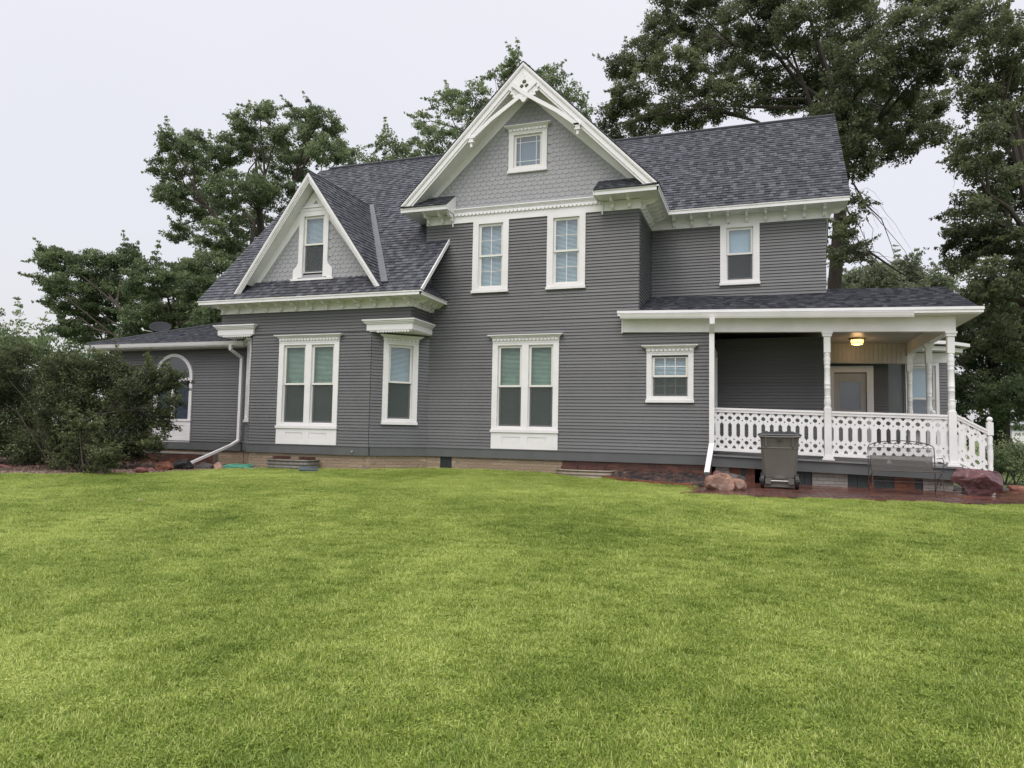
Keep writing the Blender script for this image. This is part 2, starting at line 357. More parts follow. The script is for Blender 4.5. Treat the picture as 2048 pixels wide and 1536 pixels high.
def dentils(F, u0, u1, z, n, d=.03, pitch=.085, r=.03):
    mb = MB(F); k = max(2, int((u1-u0)/pitch)); p = (u1-u0)/k
    for i in range(k):
        c = u0+(i+.5)*p
        mb.prism([(c-p*.46, z+.022), (c-p*.42, z-.012), (c-p*.2, z-.032), (c+p*.2, z-.032), (c+p*.42, z-.012), (c+p*.46, z+.022)], n, n+d)
    return mb
def crown(mb, u0, u1, z0, z1, n0, proj, steps=4, ends=True):
    for i in range(steps):
        a = (i+1)/steps; za = z0+(z1-z0)*i/steps; zb = z0+(z1-z0)*(i+1)/steps; p = proj*(a**1.2)
        mb.box(u0-(p if ends else 0), u1+(p if ends else 0), n0-.002*i, n0+.03+p, za, zb)
    return mb

def window(F, u0, u1, z0, z1, cas=.13, lights=1, cornice=0, panel=0, munt=None, glass=None, low_glass=None, style='double', blind='blind', sill=True, top=None, sashes=True, screen=True, mull=.16, head=None, parent=None, blindcol=None):
    """outer casing rectangle u0..u1, z0..z1 (z1 = top of casing below any cornice)."""
    w = child('window', parent); hd = head if head is not None else cas
    zi0 = z0+(.09 if sill else cas); zi1 = z1-hd
    fr = MB(F)
    fr.box(u0, u0+cas, -.02, .045, z0+.002, z1); fr.box(u1-cas, u1, -.02, .045, z0+.002, z1)
    fr.box(u0+cas, u1-cas, -.02, .043, zi1, z1)
    ui0, ui1 = u0+cas, u1-cas; spans = [(ui0, ui1)]
    if lights == 2:
        c = (u0+u1)/2; spans = [(ui0, c-mull/2), (c+mull/2, ui1)]; fr.box(c-mull/2, c+mull/2, -.02, .041, zi0, zi1)
    for a, b_ in spans:   # jamb linings
        fr.box(a, a+.012, -.14, -.02, zi0, zi1); fr.box(b_-.012, b_, -.14, -.02, zi0, zi1); fr.box(a+.012, b_-.012, -.14, -.02, zi1-.012, zi1); fr.box(a+.012, b_-.012, -.14, -.02, zi0, zi0+.012)
    fr.build('frame', WHITE, w)
    if sill: MB(F).box(u0-.015, u1+.015, -.02, .075, z0-.03, z0+.03).box(u0+.02, u1-.02, -.02, .05, z0+.032, zi0).build('sill', WHITE, w)
    zm = (zi0+zi1)/2
    for a, b_ in spans:
        a += .012; b_ -= .012; s = .045
        def sash(za, zb, n, g, scr):
            mb = MB(F).box(a, a+s, n, n+.028, za, zb).box(b_-s, b_, n, n+.028, za, zb).box(a+s, b_-s, n, n+.028, zb-s, zb).box(a+s, b_-s, n, n+.028, za, za+s)
            sa = mb.build('sash', CREAM, w)
            MB(F).box(a+s, b_-s, n+.008, n+.012, za+s, zb-s).build('pane', g, sa)
            if munt:
                mm = MB(F); nu, nz = munt[:2]
                if style == 'border':
                    W_, H_ = b_-a-2*s, zb-za-2*s
                    for q in (.16, .84):
                        mm.box(a+s+W_*q-.006, a+s+W_*q+.006, n+.013, n+.02, za+s, zb-s); mm.box(a+s, b_-s, n+.0145, n+.0215, za+s+H_*q*.97-.006, za+s+H_*q*.97+.006)
                else:
                    for i in range(1, nu): q = a+s+(b_-a-2*s)*i/nu; mm.box(q-.007, q+.007, n+.013, n+.02, za+s, zb-s)
                    for i in range(1, nz): q = za+s+(zb-za-2*s)*i/nz; mm.box(a+s, b_-s, n+.0145, n+.0215, q-.007, q+.007)
                mm.build('muntin', WHITE, sa)
            if scr: MB(F).box(a+.012, b_-.012, n+.03, n+.032, za+.01, zb-.01).build('insect_screen', SCREEN, sa)
        if style in ('double',):
            sash(zm-.02, zi1-.012, -.035, glass, False); sash(zi0+.012, zm+.025, -.068, low_glass or glass, screen)
        else: sash(zi0+.012, zi1-.012, -.035, glass, False)
        if blind == 'blind':
            mb = MB(F); z = zi0+.02; 
            while z < zi1-.02: mb.quadbox([(a, -.106, z), (b_, -.106, z), (b_, -.124, z+.021), (a, -.124, z+.021), (a, -.107, z-.001), (b_, -.107, z-.001), (b_, -.125, z+.02), (a, -.125, z+.02)]); z += .03
            mb.build('blind', blindcol or BLIND, w); MB(F).box(a, b_, -.16, -.15, zi0, zi1).build('room_dark_sheet', DARK, w)  # near-black sheet stands in for the unlit room behind the blind
        elif blind:
            mb = MB(F); k = 26
            for i in range(k):
                q0 = a+(b_-a)*i/k; q1 = a+(b_-a)*(i+1)/k; mb.box(q0, q1, -.135-.012*(i % 2), -.128-.012*(i % 2), zi0, zi1)
            mb.build('curtain', blindcol or (LACE if blind == 'lace' else SHADE), w)
    if cornice:
        mb = MB(F); mb.box(u0, u1, -.02, .05, z1+.002, z1+cornice*.3); crown(mb, u0, u1, z1+cornice*.6, z1+cornice, .02, .1)
        mb.box(u0-.01, u1+.01, -.02, .052, z1+cornice*.3+.001, z1+cornice*.6-.001); mb.build('cornice', WHITE, w)
        d = dentils(F, u0+.01, u1-.01, z1+cornice*.44, .052, .03).build('dentil_trim', WHITE, w); d['kind'] = 'stuff'
    if panel:
        mb = MB(F); zb = z0-.03-panel; zt = z0-.032; k = lights; st = .2
        mb.box(u0, u1, -.02, .03, zb, zt)
        us = np.linspace(u0+.12, u1-.12, k+1)
        # raised stiles and rails leave two sunk fields
        f = [(u0+.27, (u0+u1)/2-.09), ((u0+u1)/2+.09, u1-.27)] if k == 2 else [(u0+.2, u1-.2)]
        za, zc = zb+.12, zt-.1; edges = [u0]+[x for q in f for x in q]+[u1]
        for i in range(0, len(edges), 2): mb.box(edges[i], edges[i+1], .0302, .045, zb+.001, zt-.001)
        for q in f: mb.box(q[0], q[1], .0302, .045, zb+.001, za); mb.box(q[0], q[1], .0302, .045, zc, zt-.001); mb.box(q[0]+.02, q[1]-.02, .0302, .037, za+.02, zc-.02)
        mb.build('panel', WHITE, w)
    return w

# --- walls of the gabled block (plane A)
WIN_A = [(-6.46, -5.56, 4.77, 6.47), (-4.62, -3.72, 4.77, 6.47), (-5.9, -4.3, 1.12, 3.62), (-2.33, -1.34, 2.2, 3.2)]
wall(FA, -7.55, -.98, 1.08, 4.06, [(-5.9, -4.3, 1.12, 3.62), WIN_A[3]], name='wall')
wall(FA, -7.7, -2.513, 4.06+.02-.04+.02, 6.46, WIN_A[:2], name='wall')
wall(FAS, 0, 1.8, 4.06, 6.46, vis=.6)
GB = dict(blindcol=mat('green_white_blind', (.70, .735, .715), .5))
window(FA, -5.9, -4.3, 1.5, 3.53, lights=2, cornice=.19, head=.05, panel=.38, glass=GL_GREEN, **GB)
window(FA, -2.33, -1.34, 2.2, 3.23, cas=.11, cornice=.17, head=.04, munt=(3, 2), glass=GL_CLEAR, low_glass=GL_GREEN, screen=True)
for a, b_ in ((-6.46, -5.56), (-4.62, -3.72)):
    window(FA, a, b_, 4.77, 6.47, cas=.14, munt=(2, 2), glass=GL_CLEAR, screen=False, head=.07, blindcol=BLIND)
# --- recessed upper wall (plane B)
wall(FB, -2.513, 1.41, 4.74, 6.46, [(-.89, -.01, 5.02, 6.47)])
window(FB, -.89, -.01, 5.04, 6.47, cas=.14, glass=GL_CLEAR, low_glass=GL_DARK, blind='lace', head=.09)
# --- dormered wing (plane D)
WIN_D = (-11.09, -9.4, 1.12, 3.62)
wall(FD, -11.9, -8.55, 1.08, 3.78, [WIN_D]); wall(FD, -12.88, -7.54, 3.78, 4.32); wall(FDS, 0, 1.0, 3.78, 4.32, vis=.6)
window(FD, -11.09, -9.4, 1.5, 3.53, lights=2, cornice=.19, head=.05, panel=.38, glass=GL_GREEN, **GB)
wall(FCR, 0, 1.414, 1.08, 3.76, [(.27, 1.13, 1.6, 3.65)]); wall(FCL, 0, 1.414, 1.08, 3.76, [(.42, 1.2, 1.6, 3.65)], vis=.2)
window(FCR, .28, 1.13, 1.63, 3.53, cornice=.17, head=.05, glass=GL_CLEAR, low_glass=GL_GREEN, **GB)
window(FCL, .42, 1.2, 1.63, 3.53, cornice=.17, head=.05, glass=GL_GREEN, **GB)
# --- sunroom wall (plane E)
ARC = (-15.98, -14.66)
wall(FE, -17.75, -12.9, 1.06, 3.56, [(-15.98, -14.66, 1.02, 3.46)], hole_pad=.3 if False else .05, vis=.9)
# --- porch walls
wall(FPS, 0, 1.8, 1.06, 3.7, [(.5, 1.5, 1.55, 3.5)], vis=.2); window(FPS, .5, 1.5, 1.6, 3.4, glass=GL_DARK)
wall(FB, -.98, 1.41, 1.06, 3.75, name='wall', vis=.8)
FBR = Fr(1.41, 17.3, math.pi/2); wall(FBR, 0, 2.45, 1.06, 3.75, vis=.1)
wall(FC, 1.41, 3.0, 1.06, 3.75, [(1.62, 2.66, 1.0, 3.3)], vis=.7)

# plain carcass closing the building behind the visible faces
mb = MB(); mb.box(-7.6, -2.62, 15.7, 23, .5, 6.5).box(-12.7, -7.7, 15.62, 23.4, .5, 4.4)
mb.box(-2.63, 1.29, 17.45, 23, 4.7, 6.5).box(-2.63, 1.29, 19.95, 23, .5, 4.7)
mb.build('rear_wall', GREYS, H)
MB().box(-17.6, -12.75, 16.6, 21, .5, 3.6).build('rear_wall', GREYS, H)
MB(FBR).box(-.0, 5.6, -.12, 0, 4.7, 6.5).build('rear_wall', GREYS, H)

# --- water table boards
wt = MB(FA).box(-7.575, -.95, 0, .04, .87, 1.07).box(-7.58, -.94, 0, .055, 1.07, 1.085); wt.build('water_table', GREYS, H)
MB(FD).box(-11.92, -8.53, 0, .04, .87, 1.07).box(-11.93, -8.52, 0, .055, 1.07, 1.085).build('water_table', GREYS, H)
for F in (FCR, FCL): MB(F).box(.02, 1.39, 0, .038, .87, 1.069).box(.02, 1.39, 0, .053, 1.069, 1.084).build('water_table', GREYS, H)
MB(FE).box(-17.8, -12.95, 0, .04, .84, 1.06).box(-17.8, -12.95, 0, .055, 1.06, 1.075).build('water_table', GREYS, H)

# --- foundation of bricks
def box_unit(key, sx, sy, sz, m): unit(key, [(0, 0, 0), (sx, 0, 0), (sx, -sy, 0), (0, -sy, 0), (0, 0, sz), (sx, 0, sz), (sx, -sy, sz), (0, -sy, sz)], BOXF, m)
for i, m_ in enumerate(BRICKT): box_unit('tan%d' % i, 1, .08, 1, m_)
for i, m_ in enumerate(BRICKR): box_unit('red%d' % i, 1, .08, 1, m_)
for i, m_ in enumerate(BRICKG): box_unit('gry%d' % i, 1, .08, 1, m_)
for i, m_ in enumerate(BRICKO): box_unit('ora%d' % i, 1, .08, 1, m_)
def bricks(F, u0, u1, z0, z1, key, bl=.4, bh=.068, n=-.02, parent=None, thing=None, j=.008, depth_core=.16):
    f = parent or child('foundation'); MB(F).box(u0, u1, n-depth_core, n-.012, z0, z1).build('mortar', MORTAR, f)
    z = z0; r = 0
    while z < z1-.01:
        u = u0-(bl/2 if r % 2 else 0); h = min(bh, z1-z)
        while u < u1-.01:
            a, b_ = max(u, u0), min(u+bl, u1)
            if b_-a > .03:
                M = F.mat() @ Matrix.Translation((a+j/2, n+random.uniform(-.002, .002), z+j/2)) @ Matrix.Diagonal((b_-a-j, 1, h-j, 1))
                piece('brick', key+str(random.randrange(2)), M, f, thing or H, score_at(M.translation, (b_-a)*h))
            u += bl
        z += bh; r += 1
    return f
bricks(FD, -11.9, -8.55, .46, .87, 'tan'); bricks(FCR, 0, 1.414, .46, .87, 'tan'); bricks(FCL, 0, 1.414, .4, .87, 'tan')
bricks(FA, -7.58, -7.2, .5, .87, 'tan'); bricks(FA, -6.9, -4.2, .5, .87, 'tan'); bricks(FA, -4.2, -.98, .48, .87, 'red', .21, .068)
bricks(FE, -17.7, -12.9, .4, .84, 'tan', vis if False else .4)
v = child('foundation_vent'); MB(FA).box(-7.2, -6.9, -.08, -.05, .5, .87).build('backing', DARK, v)
mb = MB(FA)
for i in range(9): mb.box(-7.2+i*.034, -7.188+i*.034, -.045, -.035, .5, .87)
for i in range(10): mb.box(-7.2, -6.9, -.034, -.026, .52+i*.036, .53+i*.036)
mb.build('grille', PANEL, v)

# --- friezes, soffits, fascias
MB(FA).box(-7.7, -6.98, 0, .03, 6.46, 6.68).build('frieze_board', WHITE, H); MB(FA).box(-3.33, -2.48, 0, .03, 6.46, 6.68).build('frieze_board', WHITE, H)
mb = MB(FA).box(-6.98, -3.33, 0, .04, 6.46, 6.66); mb.box(-6.98, -3.33, 0, .05, 6.66, 6.70)
crown(mb, -6.98, -3.33, 6.70, 6.80, .0, .07, 4, False); mb.build('cornice', WHITE, H)
dentils(FA, -6.96, -3.35, 6.655, .05, .025, .095).build('dentil_trim', WHITE, H)['kind'] = 'stuff'
for u in (-7.0, -3.35): MB(FA).box(u, u+.03, .045, .06, 6.38, 6.8).build('frieze_block', WHITE, H)
MB(FAS).box(0, 1.78, 0, .03, 6.45, 6.69).build('frieze_board', WHITE, H)
MB(FB).box(-2.48, 1.44, 0, .03, 6.45, 6.69).build('frieze_board', WHITE, H)
MB(FBR).box(0, 5.6, 0, .03, 6.45, 6.69).build('frieze_board', WHITE, H)
MB(FD).box(-12.91, -7.51, 0, .03, 4.31, 4.50).box(-12.91, -7.51, .03, .045, 4.30, 4.33).build('frieze_board', WHITE, H)
MB(FDS).box(0, .99, 0, .03, 4.312, 4.498).build('frieze_board', WHITE, H)
def soffit(poly, z, name='soffit'):
    MB().prism(poly, z, z+.02, 'z').build(name, WHITE, H)
# right eave of gabled block continuing along recessed wall, one L-shaped soffit
soffit([(-3.42, 15.02), (-2.06, 15.02), (-2.06, 16.87), (1.84, 16.87), (1.84, 17.6), (1.43, 17.6), (1.43, 17.28), (-2.5, 17.28), (-2.5, 15.48), (-3.42, 15.48)], 6.69)
soffit([(-8.15, 15.02), (-6.98, 15.02), (-6.98, 15.48), (-7.72, 15.48), (-7.72, 17), (-8.15, 17)], 6.69)
soffit([(-13.22, 14.07), (-7.12, 14.07), (-7.12, 15.49), (-7.53, 15.49), (-7.53, 14.48), (-12.9, 14.48), (-12.9, 23), (-13.22, 23)], 4.5)
def fascia(pts, z0, z1, th=.03, name='fascia'):
    mb = MB()
    for (x0, y0), (x1, y1) in zip(pts, pts[1:]):
        F = Fr(x0, y0, math.atan2(y1-y0, x1-x0)); Ln = math.hypot(x1-x0, y1-y0)
        F2 = MB(F).box(-.0, Ln, -th, 0, z0, z1).box(-.0, Ln+.012, .0005, .014, z1-.03, z1+.006); b0 = len(mb.v); mb.v += F2.v; mb.f += [tuple(b0+i for i in f) for f in F2.f]
    mb.build(name, WHITE, H)
fascia([(-3.42, 15.0), (-2.04, 15.0), (-2.04, 16.85), (1.86, 16.85)], 6.685, 6.79)
fascia([(-8.17, 15.0), (-6.96, 15.0)], 6.685, 6.79)
fascia([(-13.25, 14.05), (-7.1, 14.05), (-7.1, 15.48)], 4.49, 4.585)

# --- eave brackets, sawn S-shaped
BRO = [(0, 0), (.36, 0), (.36, -.03), (.30, -.045), (.26, -.09), (.19, -.11), (.13, -.10), (.09, -.12), (.085, -.17), (.05, -.21), (0, -.21)]
def bracket(F, u, z, s=1.0):
    MB(F).prism([(.03+p[0]*s, z+p[1]*s) for p in BRO], u-.03, u+.03, 'u').build('bracket', WHITE, H)
for u in (-7.62, -7.25, -7.0, -3.1, -2.72): bracket(FA, u, 6.69)
for u in (.15, .42, .69, .96, 1.23, 1.5): bracket(FAS, u, 6.69)
for i in range(9): bracket(FB, -1.95+i*.415, 6.69)
bracket(FBR, .12, 6.69)
for i in range(13): bracket(FD, -12.8+i*.435, 4.5, .9)
for u in (.15, .45, .75, .95): bracket(FDS, u, 4.5, .9)

# --- corner hoods over the cut-away corners of the wing
def hood(pts_out, inner, name='corner_hood'):
    """polygon in plan, stepped mouldings"""
    h = child(name); c = np.mean(inner, axis=0)
    mb = MB()
    for (z0, z1, g) in ((3.77, 3.92, 0), (3.921, 3.95, .03), (3.951, 3.985, .055), (3.986, 4.02, .085)):
        poly = []
        for (x, y, dx, dy) in pts_out: poly.append((x+dx*g, y+dy*g))
        mb.prism(poly, z0, z1, 'z')
    mb.build('moulding', WHITE, h)
    return h
hr = hood([(-8.66, 14.43, -1, -1), (-7.47, 14.43, 1, -1), (-7.47, 15.47, 1, 0), (-7.539, 15.47, 0, 0), (-7.539, 14.499, 0, 0), (-8.66, 14.499, -1, 0)], [(0, 0)])
hl = hood([(-12.95, 14.43, -1, -1), (-11.86, 14.43, 1, -1), (-11.86, 14.499, 1, 0), (-12.879, 14.499, 0, 0), (-12.879, 15.47, 0, 0), (-12.95, 15.47, -1, 0)], [(0, 0)])
for hh, poly in ((hr, [(-8.6, 14.45), (-7.5, 14.45), (-7.5, 15.49)]), (hl, [(-12.92, 15.49), (-12.92, 14.45), (-11.9, 14.45)])):
    MB().prism(poly, 3.745, 3.768, 'z').build('underside', WHITE, hh)
dentils(FD, -8.4, -7.55, 3.75, .03, .03, .07).build('dentil_trim', WHITE, hr)['kind'] = 'stuff'
dentils(FD, -12.8, -11.95, 3.75, .03, .03, .07).build('dentil_trim', WHITE, hl)['kind'] = 'stuff'

# ------------------------------------------------------------------ roofs
for i, m_ in enumerate(SH):
    for k, th in enumerate((.012, .019)):
        unit('sh%d%d' % (i, k), [(0, 0, 0), (1, 0, 0), (1, .14, 0), (0, .14, 0), (0, 0, th+.006), (1, 0, th+.006), (1, .14, .004), (0, .14, .004)], ((0, 3, 2, 1), (4, 5, 6, 7), (0, 1, 5, 4), (1, 2, 6, 5), (2, 3, 7, 6), (3, 0, 4, 7)), m_)
def roof(P0, U, S, slen, rngf, name='roof', thick=.1, poly=None, vis=1.0, slab=True, wid=(.09, .2), edge=None, bias=0):
    U = Vector(U).normalized(); S = Vector(S).normalized(); Nn = U.cross(S).normalized(); P0 = Vector(P0); assert Nn.z > 0
    r = child(name)
    if slab and poly:
        k = len(poly); top = [P0+U*a+S*b_ for a, b_ in poly]; V = [tuple(p-Nn*.004) for p in top]+[tuple(p-Nn*thick) for p in top]
        Fc = [tuple(range(k)), tuple(range(2*k-1, k-1, -1))]+[(i, i+k, (i+1) % k+k, (i+1) % k) for i in range(k)]
        me = bpy.data.meshes.new('roof_deck'); me.from_pydata(V, [], Fc); link('roof_deck', me, SH[0], r)
    s = -.02; alt = False; base = Matrix((U, S, Nn)).transposed().to_4x4(); row = 0
    while s < slen-.03:
        a, b_ = rngf(s+.07); u = a-random.uniform(0, .2)*0
        while u < b_-.01:
            w = random.uniform(*wid); w = min(w, b_-u)
            if b_-u-w < .06: w = b_-u
            M = base.copy(); M.translation = P0+U*(u+.0015)+S*(s+random.uniform(-.002, .002)); h = min(1, (slen-s)/.14)
            M = M @ Matrix.Diagonal((w-.003, h, 1, 1))
            q = random.random(); alt = not alt; i = (0 if q < .62+bias else 1) if alt else (2 if q < .5-bias else 1)
            view = (CAM-M.translation).normalized(); sc = w*max(0, view.dot(Nn))/(CAM-M.translation).length*vis
            piece('shingle', 'sh%d%d' % (i, random.randrange(2)), M, r, H, sc); u += w
        s += .123; row += 1
    return r
SQ = math.sqrt(.5)
# main ridge, right part: eave Y16.85 z6.80 -> ridge Y20 z9.95, valley against the gabled block
sl_ = 3.15/SQ
def rf(s): y = s*SQ; return (max(-6, -y*1.0), 3.90+.02)
roof((-2.04, 16.85, 6.80), (1, 0, 0), (0, 1, 1), sl_, rf, poly=[(0, 0), (3.92, 0), (3.92, sl_), (-3.06, sl_)])
MB().prism([(16.85, 6.78), (20, 9.93), (23.15, 6.78)], 1.30, 1.40, 'u').build('gable_wall', GREYS, H)     # right end
mb = MB()
for sgn in (1, -1):
    P = [(16.9 if sgn > 0 else 23.1, 6.80), (20, 9.89 if sgn > 0 else 9.88), (20, 9.69), (17.1 if sgn > 0 else 22.9, 6.80)]
    mb.prism(P, 1.82, 1.85, 'u')
mb.build('rake_board', WHITE, H)
roof((1.88, 23.15, 6.80), (-1, 0, 0), (0, -1, 1), sl_, lambda s: (0, 0), poly=[(0, 0), (9, 0), (9, sl_), (0, sl_)])
# wing roof: eave Y14.05 z4.60, slope 1.03, ridge Y19
k = math.hypot(1, 1.03); dl = 4.95*k
def rf(s):
    y = 14.05+s/k; z = 4.60+(y-14.05)*1.03
    hi = -7.1 if y < 15.46 else (-7.72 if z < 6.85 else min(-5.1, -8.1+(z-6.85)))
    return (.0-.02, hi+13.25)
roof((-13.25, 14.05, 4.60), (1, 0, 0), (0, 1, 1.03), dl, rf, poly=[(0, 0), (6.15, 0), (6.15, 1.45*k), (5.53, 1.47*k), (5.53, 3.0*k), (7.3, dl), (0, dl)], vis=.9)
roof((-5, 23.95, 4.60), (-1, 0, 0), (0, -1, 1.03), dl, lambda s: (0, 0), poly=[(0, 0), (8.25, 0), (8.25, dl), (0, dl)])
MB().prism([(14.5, 4.5), (19, 9.4), (23.5, 4.5)], -12.88, -12.78, 'u').build('gable_wall', GREYS, H)
MB().prism([(14.03, 4.56), (19, 9.69), (23.97, 4.56), (23.75, 4.56), (19, 9.48), (14.25, 4.56)], -13.28, -13.25, 'u').build('rake_board', WHITE, H)
MB().prism([(14.5, 4.5), (15.49, 5.9), (15.49, 4.5)], -7.62, -7.54, 'u').build('gable_wall', GREYS, H)
MB().prism([(14.04, 4.61), (15.49, 6.105), (15.49, 6.0), (14.14, 4.595)], -7.10, -7.07, 'u').build('rake_board', WHITE, H)
roof((-7.09, 14.1, 4.59), (0, 1, 0), (-.45, 0, .42), .6, lambda s: (max(0, s*.9), 1.37), poly=[(0, 0), (1.38, 0), (1.38, .6), (.5, .6)], thick=.02, bias=.2)
# sunroom: hip
k = math.hypot(1, .35)
roof((-18.17, 15.05, 3.72), (1, 0, 0), (0, 1, .35), 3.0*k, lambda s: (s/k, 5.0), poly=[(0, 0), (5.3, 0), (5.3, 3*k), (3, 3*k)], vis=.8)
roof((-18.17, 21.05, 3.72), (0, -1, 0), (1, 0, .35), 3.0*k, lambda s: (0, 0), poly=[(0, 0), (6, 0), (3, 3*k)])
roof((-12.9, 21.05, 3.72), (-1, 0, 0), (0, -1, .35), 3.0*k, lambda s: (0, 0), poly=[(0, 0), (5.27, 0), (2.27, 3*k), (0, 3*k)])
# porch roof
kp = math.hypot(1, .345); SHR = .025
def rf(s):
    y = 15.15+s/kp; return (0 if y < 15.5 else (0.43 if y < 17.3 else 4.35), 6.78)
pr = Vector((1, 0, -SHR)).normalized()
roof((-2.91, 15.15, 4.09), pr, Vector((0, 1, .345+.0)), 2.8*kp, lambda s: (0 if 15.15+s/kp < 15.52 else (.42 if s/kp+15.15 < 17.28 else 4.33), 6.78),
     poly=[(0, 0), (6.78, 0), (6.78, 2.8*kp), (4.33, 2.8*kp), (4.33, 2.16*kp), (.42, 2.16*kp), (.42, .36*kp), (0, .36*kp)], thick=.06, wid=(.09, .2), bias=.22)
roof((3.87, 20.75, 3.92), (-1, 0, 0), (0, -1, .345), 2.8*kp, lambda s: (0, 0), poly=[(0, 0), (2.45, 0), (2.45, 2.8*kp), (0, 2.8*kp)], thick=.06)
# ridge caps
MB().tube([(-12.9, 19, 9.73), (-6, 19, 9.73)], .04, 6).build('ridge_cap', SH[0], H)
MB().tube([(-5, 20, 9.97), (1.87, 20, 9.97)], .04, 6).build('ridge_cap', SH[0], H)
MB().tube([(-18.15, 15.07, 3.74), (-15.17, 18.05, 4.8)], .035, 6).build('ridge_cap', SH[0], H)

# --- big front gable: 45 degree roof slabs, bargeboards, soffits
GC, GZ, GH = -5.105, 9.965, 3.065     # centre x, apex z, half width
for sgn in (-1, 1):
    if sgn > 0: roof((GC+GH, 14.95, GZ-GH*1.02), (0, 1, 0), (-1, 0, 1.02), GH*math.hypot(1, 1.02), lambda s: (0, .66), poly=[(.08, 0), (7.55, 0), (7.55, GH*math.hypot(1, 1.02)), (.08, GH*math.hypot(1, 1.02))], thick=.14, vis=.05)
    else: roof((GC-GH, 22.5, GZ-GH*1.02), (0, -1, 0), (1, 0, 1.02), GH*math.hypot(1, 1.02), lambda s: (6.9, 7.56), poly=[(0, 0), (7.47, 0), (7.47, GH*math.hypot(1, 1.02)), (0, GH*math.hypot(1, 1.02))], thick=.14, vis=.02)
def rake(F, c, za, hw, slope, off0, off1, n0, n1, name, parent):
    """one bent strip following both slopes, between vertical offsets off0..off1 below the roof line"""
    zb = za-hw*slope; out = [(c-hw, zb-off0), (c, za-off0), (c+hw, zb-off0), (c+hw, zb-off1), (c, za-off1), (c-hw, zb-off1)]
    # trim the lower band ends to plumb-level cut
    MB(F).prism(out, n0, n1).build(name, WHITE, parent)
def rakes(F, c, za, hw, slope, parent, n, w=.30):
    k = math.hypot(1, slope); cut = lambda o0, o1: None
    for (a, b_, p0, p1) in ((.02, .06, .02, .075), (.0605, .082, .02, .066), (.083, w*.72, .0, .04), (w*.721, w*.8, .0, .045), (w*.801, w, .0, .022)):
        o0, o1 = a*k, b_*k; zb = za-hw*slope
        # horizontal cut at the eave: shorten the strip where it would sink below the eave line
        def xe(o): return hw-o/slope
        out = [(c-xe(o0), zb), (c, za-o0), (c+xe(o0), zb), (c+xe(o1), zb), (c, za-o1), (c-xe(o1), zb)]
        MB(F).prism(out, n+p0, n+p1).build('bargeboard', WHITE, parent)
FG = Fr(0, 15.02)
gA = child('bargeboard_assembly'); rakes(FG, GC, GZ, GH+.01, 1.02, gA, 0, .235)
def rake_soffit(F, c, za, hw, slope, off, n0, n1, parent, zmin):
    for sg in (-1, 1):
        xb = (za-off-zmin)/slope
        MB(F).prism([(c, za-off), (c+sg*xb, zmin), (c+sg*(xb-.03), zmin), (c, za-off-.03*slope)], n0, n1).build('rake_soffit', WHITE, parent)
rake_soffit(FA, GC, GZ, GH, 1.02, .26, .0, .49, gA, 6.84)
# inner frieze strip against the scales
for sg in (-1, 1): MB(FA).prism([(GC, GZ-.30), (GC+sg*2.98, 6.9), (GC+sg*2.6, 6.9), (GC, GZ-.62)], .012, .03).build('rake_frieze', WHITE, gA)
cutout('gable_sheathing', [(GC-2.75, 6.76), (GC+2.75, 6.76), (GC, 9.56)], [[(-5.5, 7.65), (-4.76, 7.65), (-4.76, 8.48), (-5.5, 8.48)]], FA, -.06, .06, SCALE, H)
# fish-scale shingles
def scale_unit(key, m_):
    pts = [(-.5, .16), (-.5, .052)]+[(-.5*math.cos(t), .052-.052*math.sin(t)) for t in (math.pi*i/9 for i in range(1, 9))]+[(.5, .052), (.5, .16)]
    n = len(pts); V = [(p[0]*.985, 0, p[1]) for p in pts]+[(p[0]*.985, .018 if p[1] < .1 else .003, p[1]) for p in pts]
    Fc = [tuple(range(n))[::-1], tuple(n+i for i in range(n))]+[(i, (i+1) % n, n+(i+1) % n, n+i) for i in range(n)]; unit(key, V, Fc, m_)
scale_unit('scale', SCALE)
def scales(F, c, zbase, ztop, halfw, holes, parent, pw=.15, ph=.105):
    z = zbase; r = 0
    while z < ztop:
        hw = halfw(z+.05); off = (pw/2 if r % 2 else 0); i0 = -int(hw/pw)-1
        for i in range(i0, -i0+1):
            u = c+i*pw+off
            if abs(u-c) > hw: continue
            if any(h[0] < u < h[1] and h[2] < z+.05 < h[3] for h in holes): continue
            M = F.mat() @ Matrix.Translation((u, .001+random.uniform(0, .0015), z+random.uniform(-.002, .002))) @ Matrix.Diagonal((pw, 1, 1, 1))
            piece('fish_scale', 'scale', M, parent, H, score_at(M.translation, 1))
        z += ph; r += 1
gw = child('gable_wall'); scales(FA, GC, 6.79, 9.5, lambda z: max(0, (9.52-z)/1.02+.03), [(-5.6, -4.65, 7.55, 8.42)], gw)
window(FA, -5.6, -4.66, 7.58, 8.50, cas=.12, cornice=.17, style='border', munt=(1, 1), glass=GL_CLEAR, blind='shade', head=.03)
# pent returns
for (a, b_) in ((-8.17, -6.95), (-3.44, -2.04)):
    roof((a, 14.98, 6.80), (1, 0, 0), (0, .52, .36), .64, lambda s, a=a, b_=b_: (0 if a > -5 else min(s*.9, .5)*1.0, b_-a-(s*.6 if a > -5 else 0)), name='return_roof', poly=[(0, 0), (b_-a, 0), (b_-a, .64), (0, .64)] if 0 else ([(0, 0), (b_-a, 0), (b_-a-.38, .64), (.12, .64)] if a > -5 else [(0, 0), (b_-a, 0), (b_-a-.12, .64), (.45, .64)]), thick=.05, bias=.3)
for u, sg in ((-6.955, 1), (-3.44, -1)): MB(FA).prism([(0.0, 6.685), (.5, 6.685), (.5, 6.79), (0, 7.15)], u-.012, u+.012, 'u').build('return_end', WHITE, H)
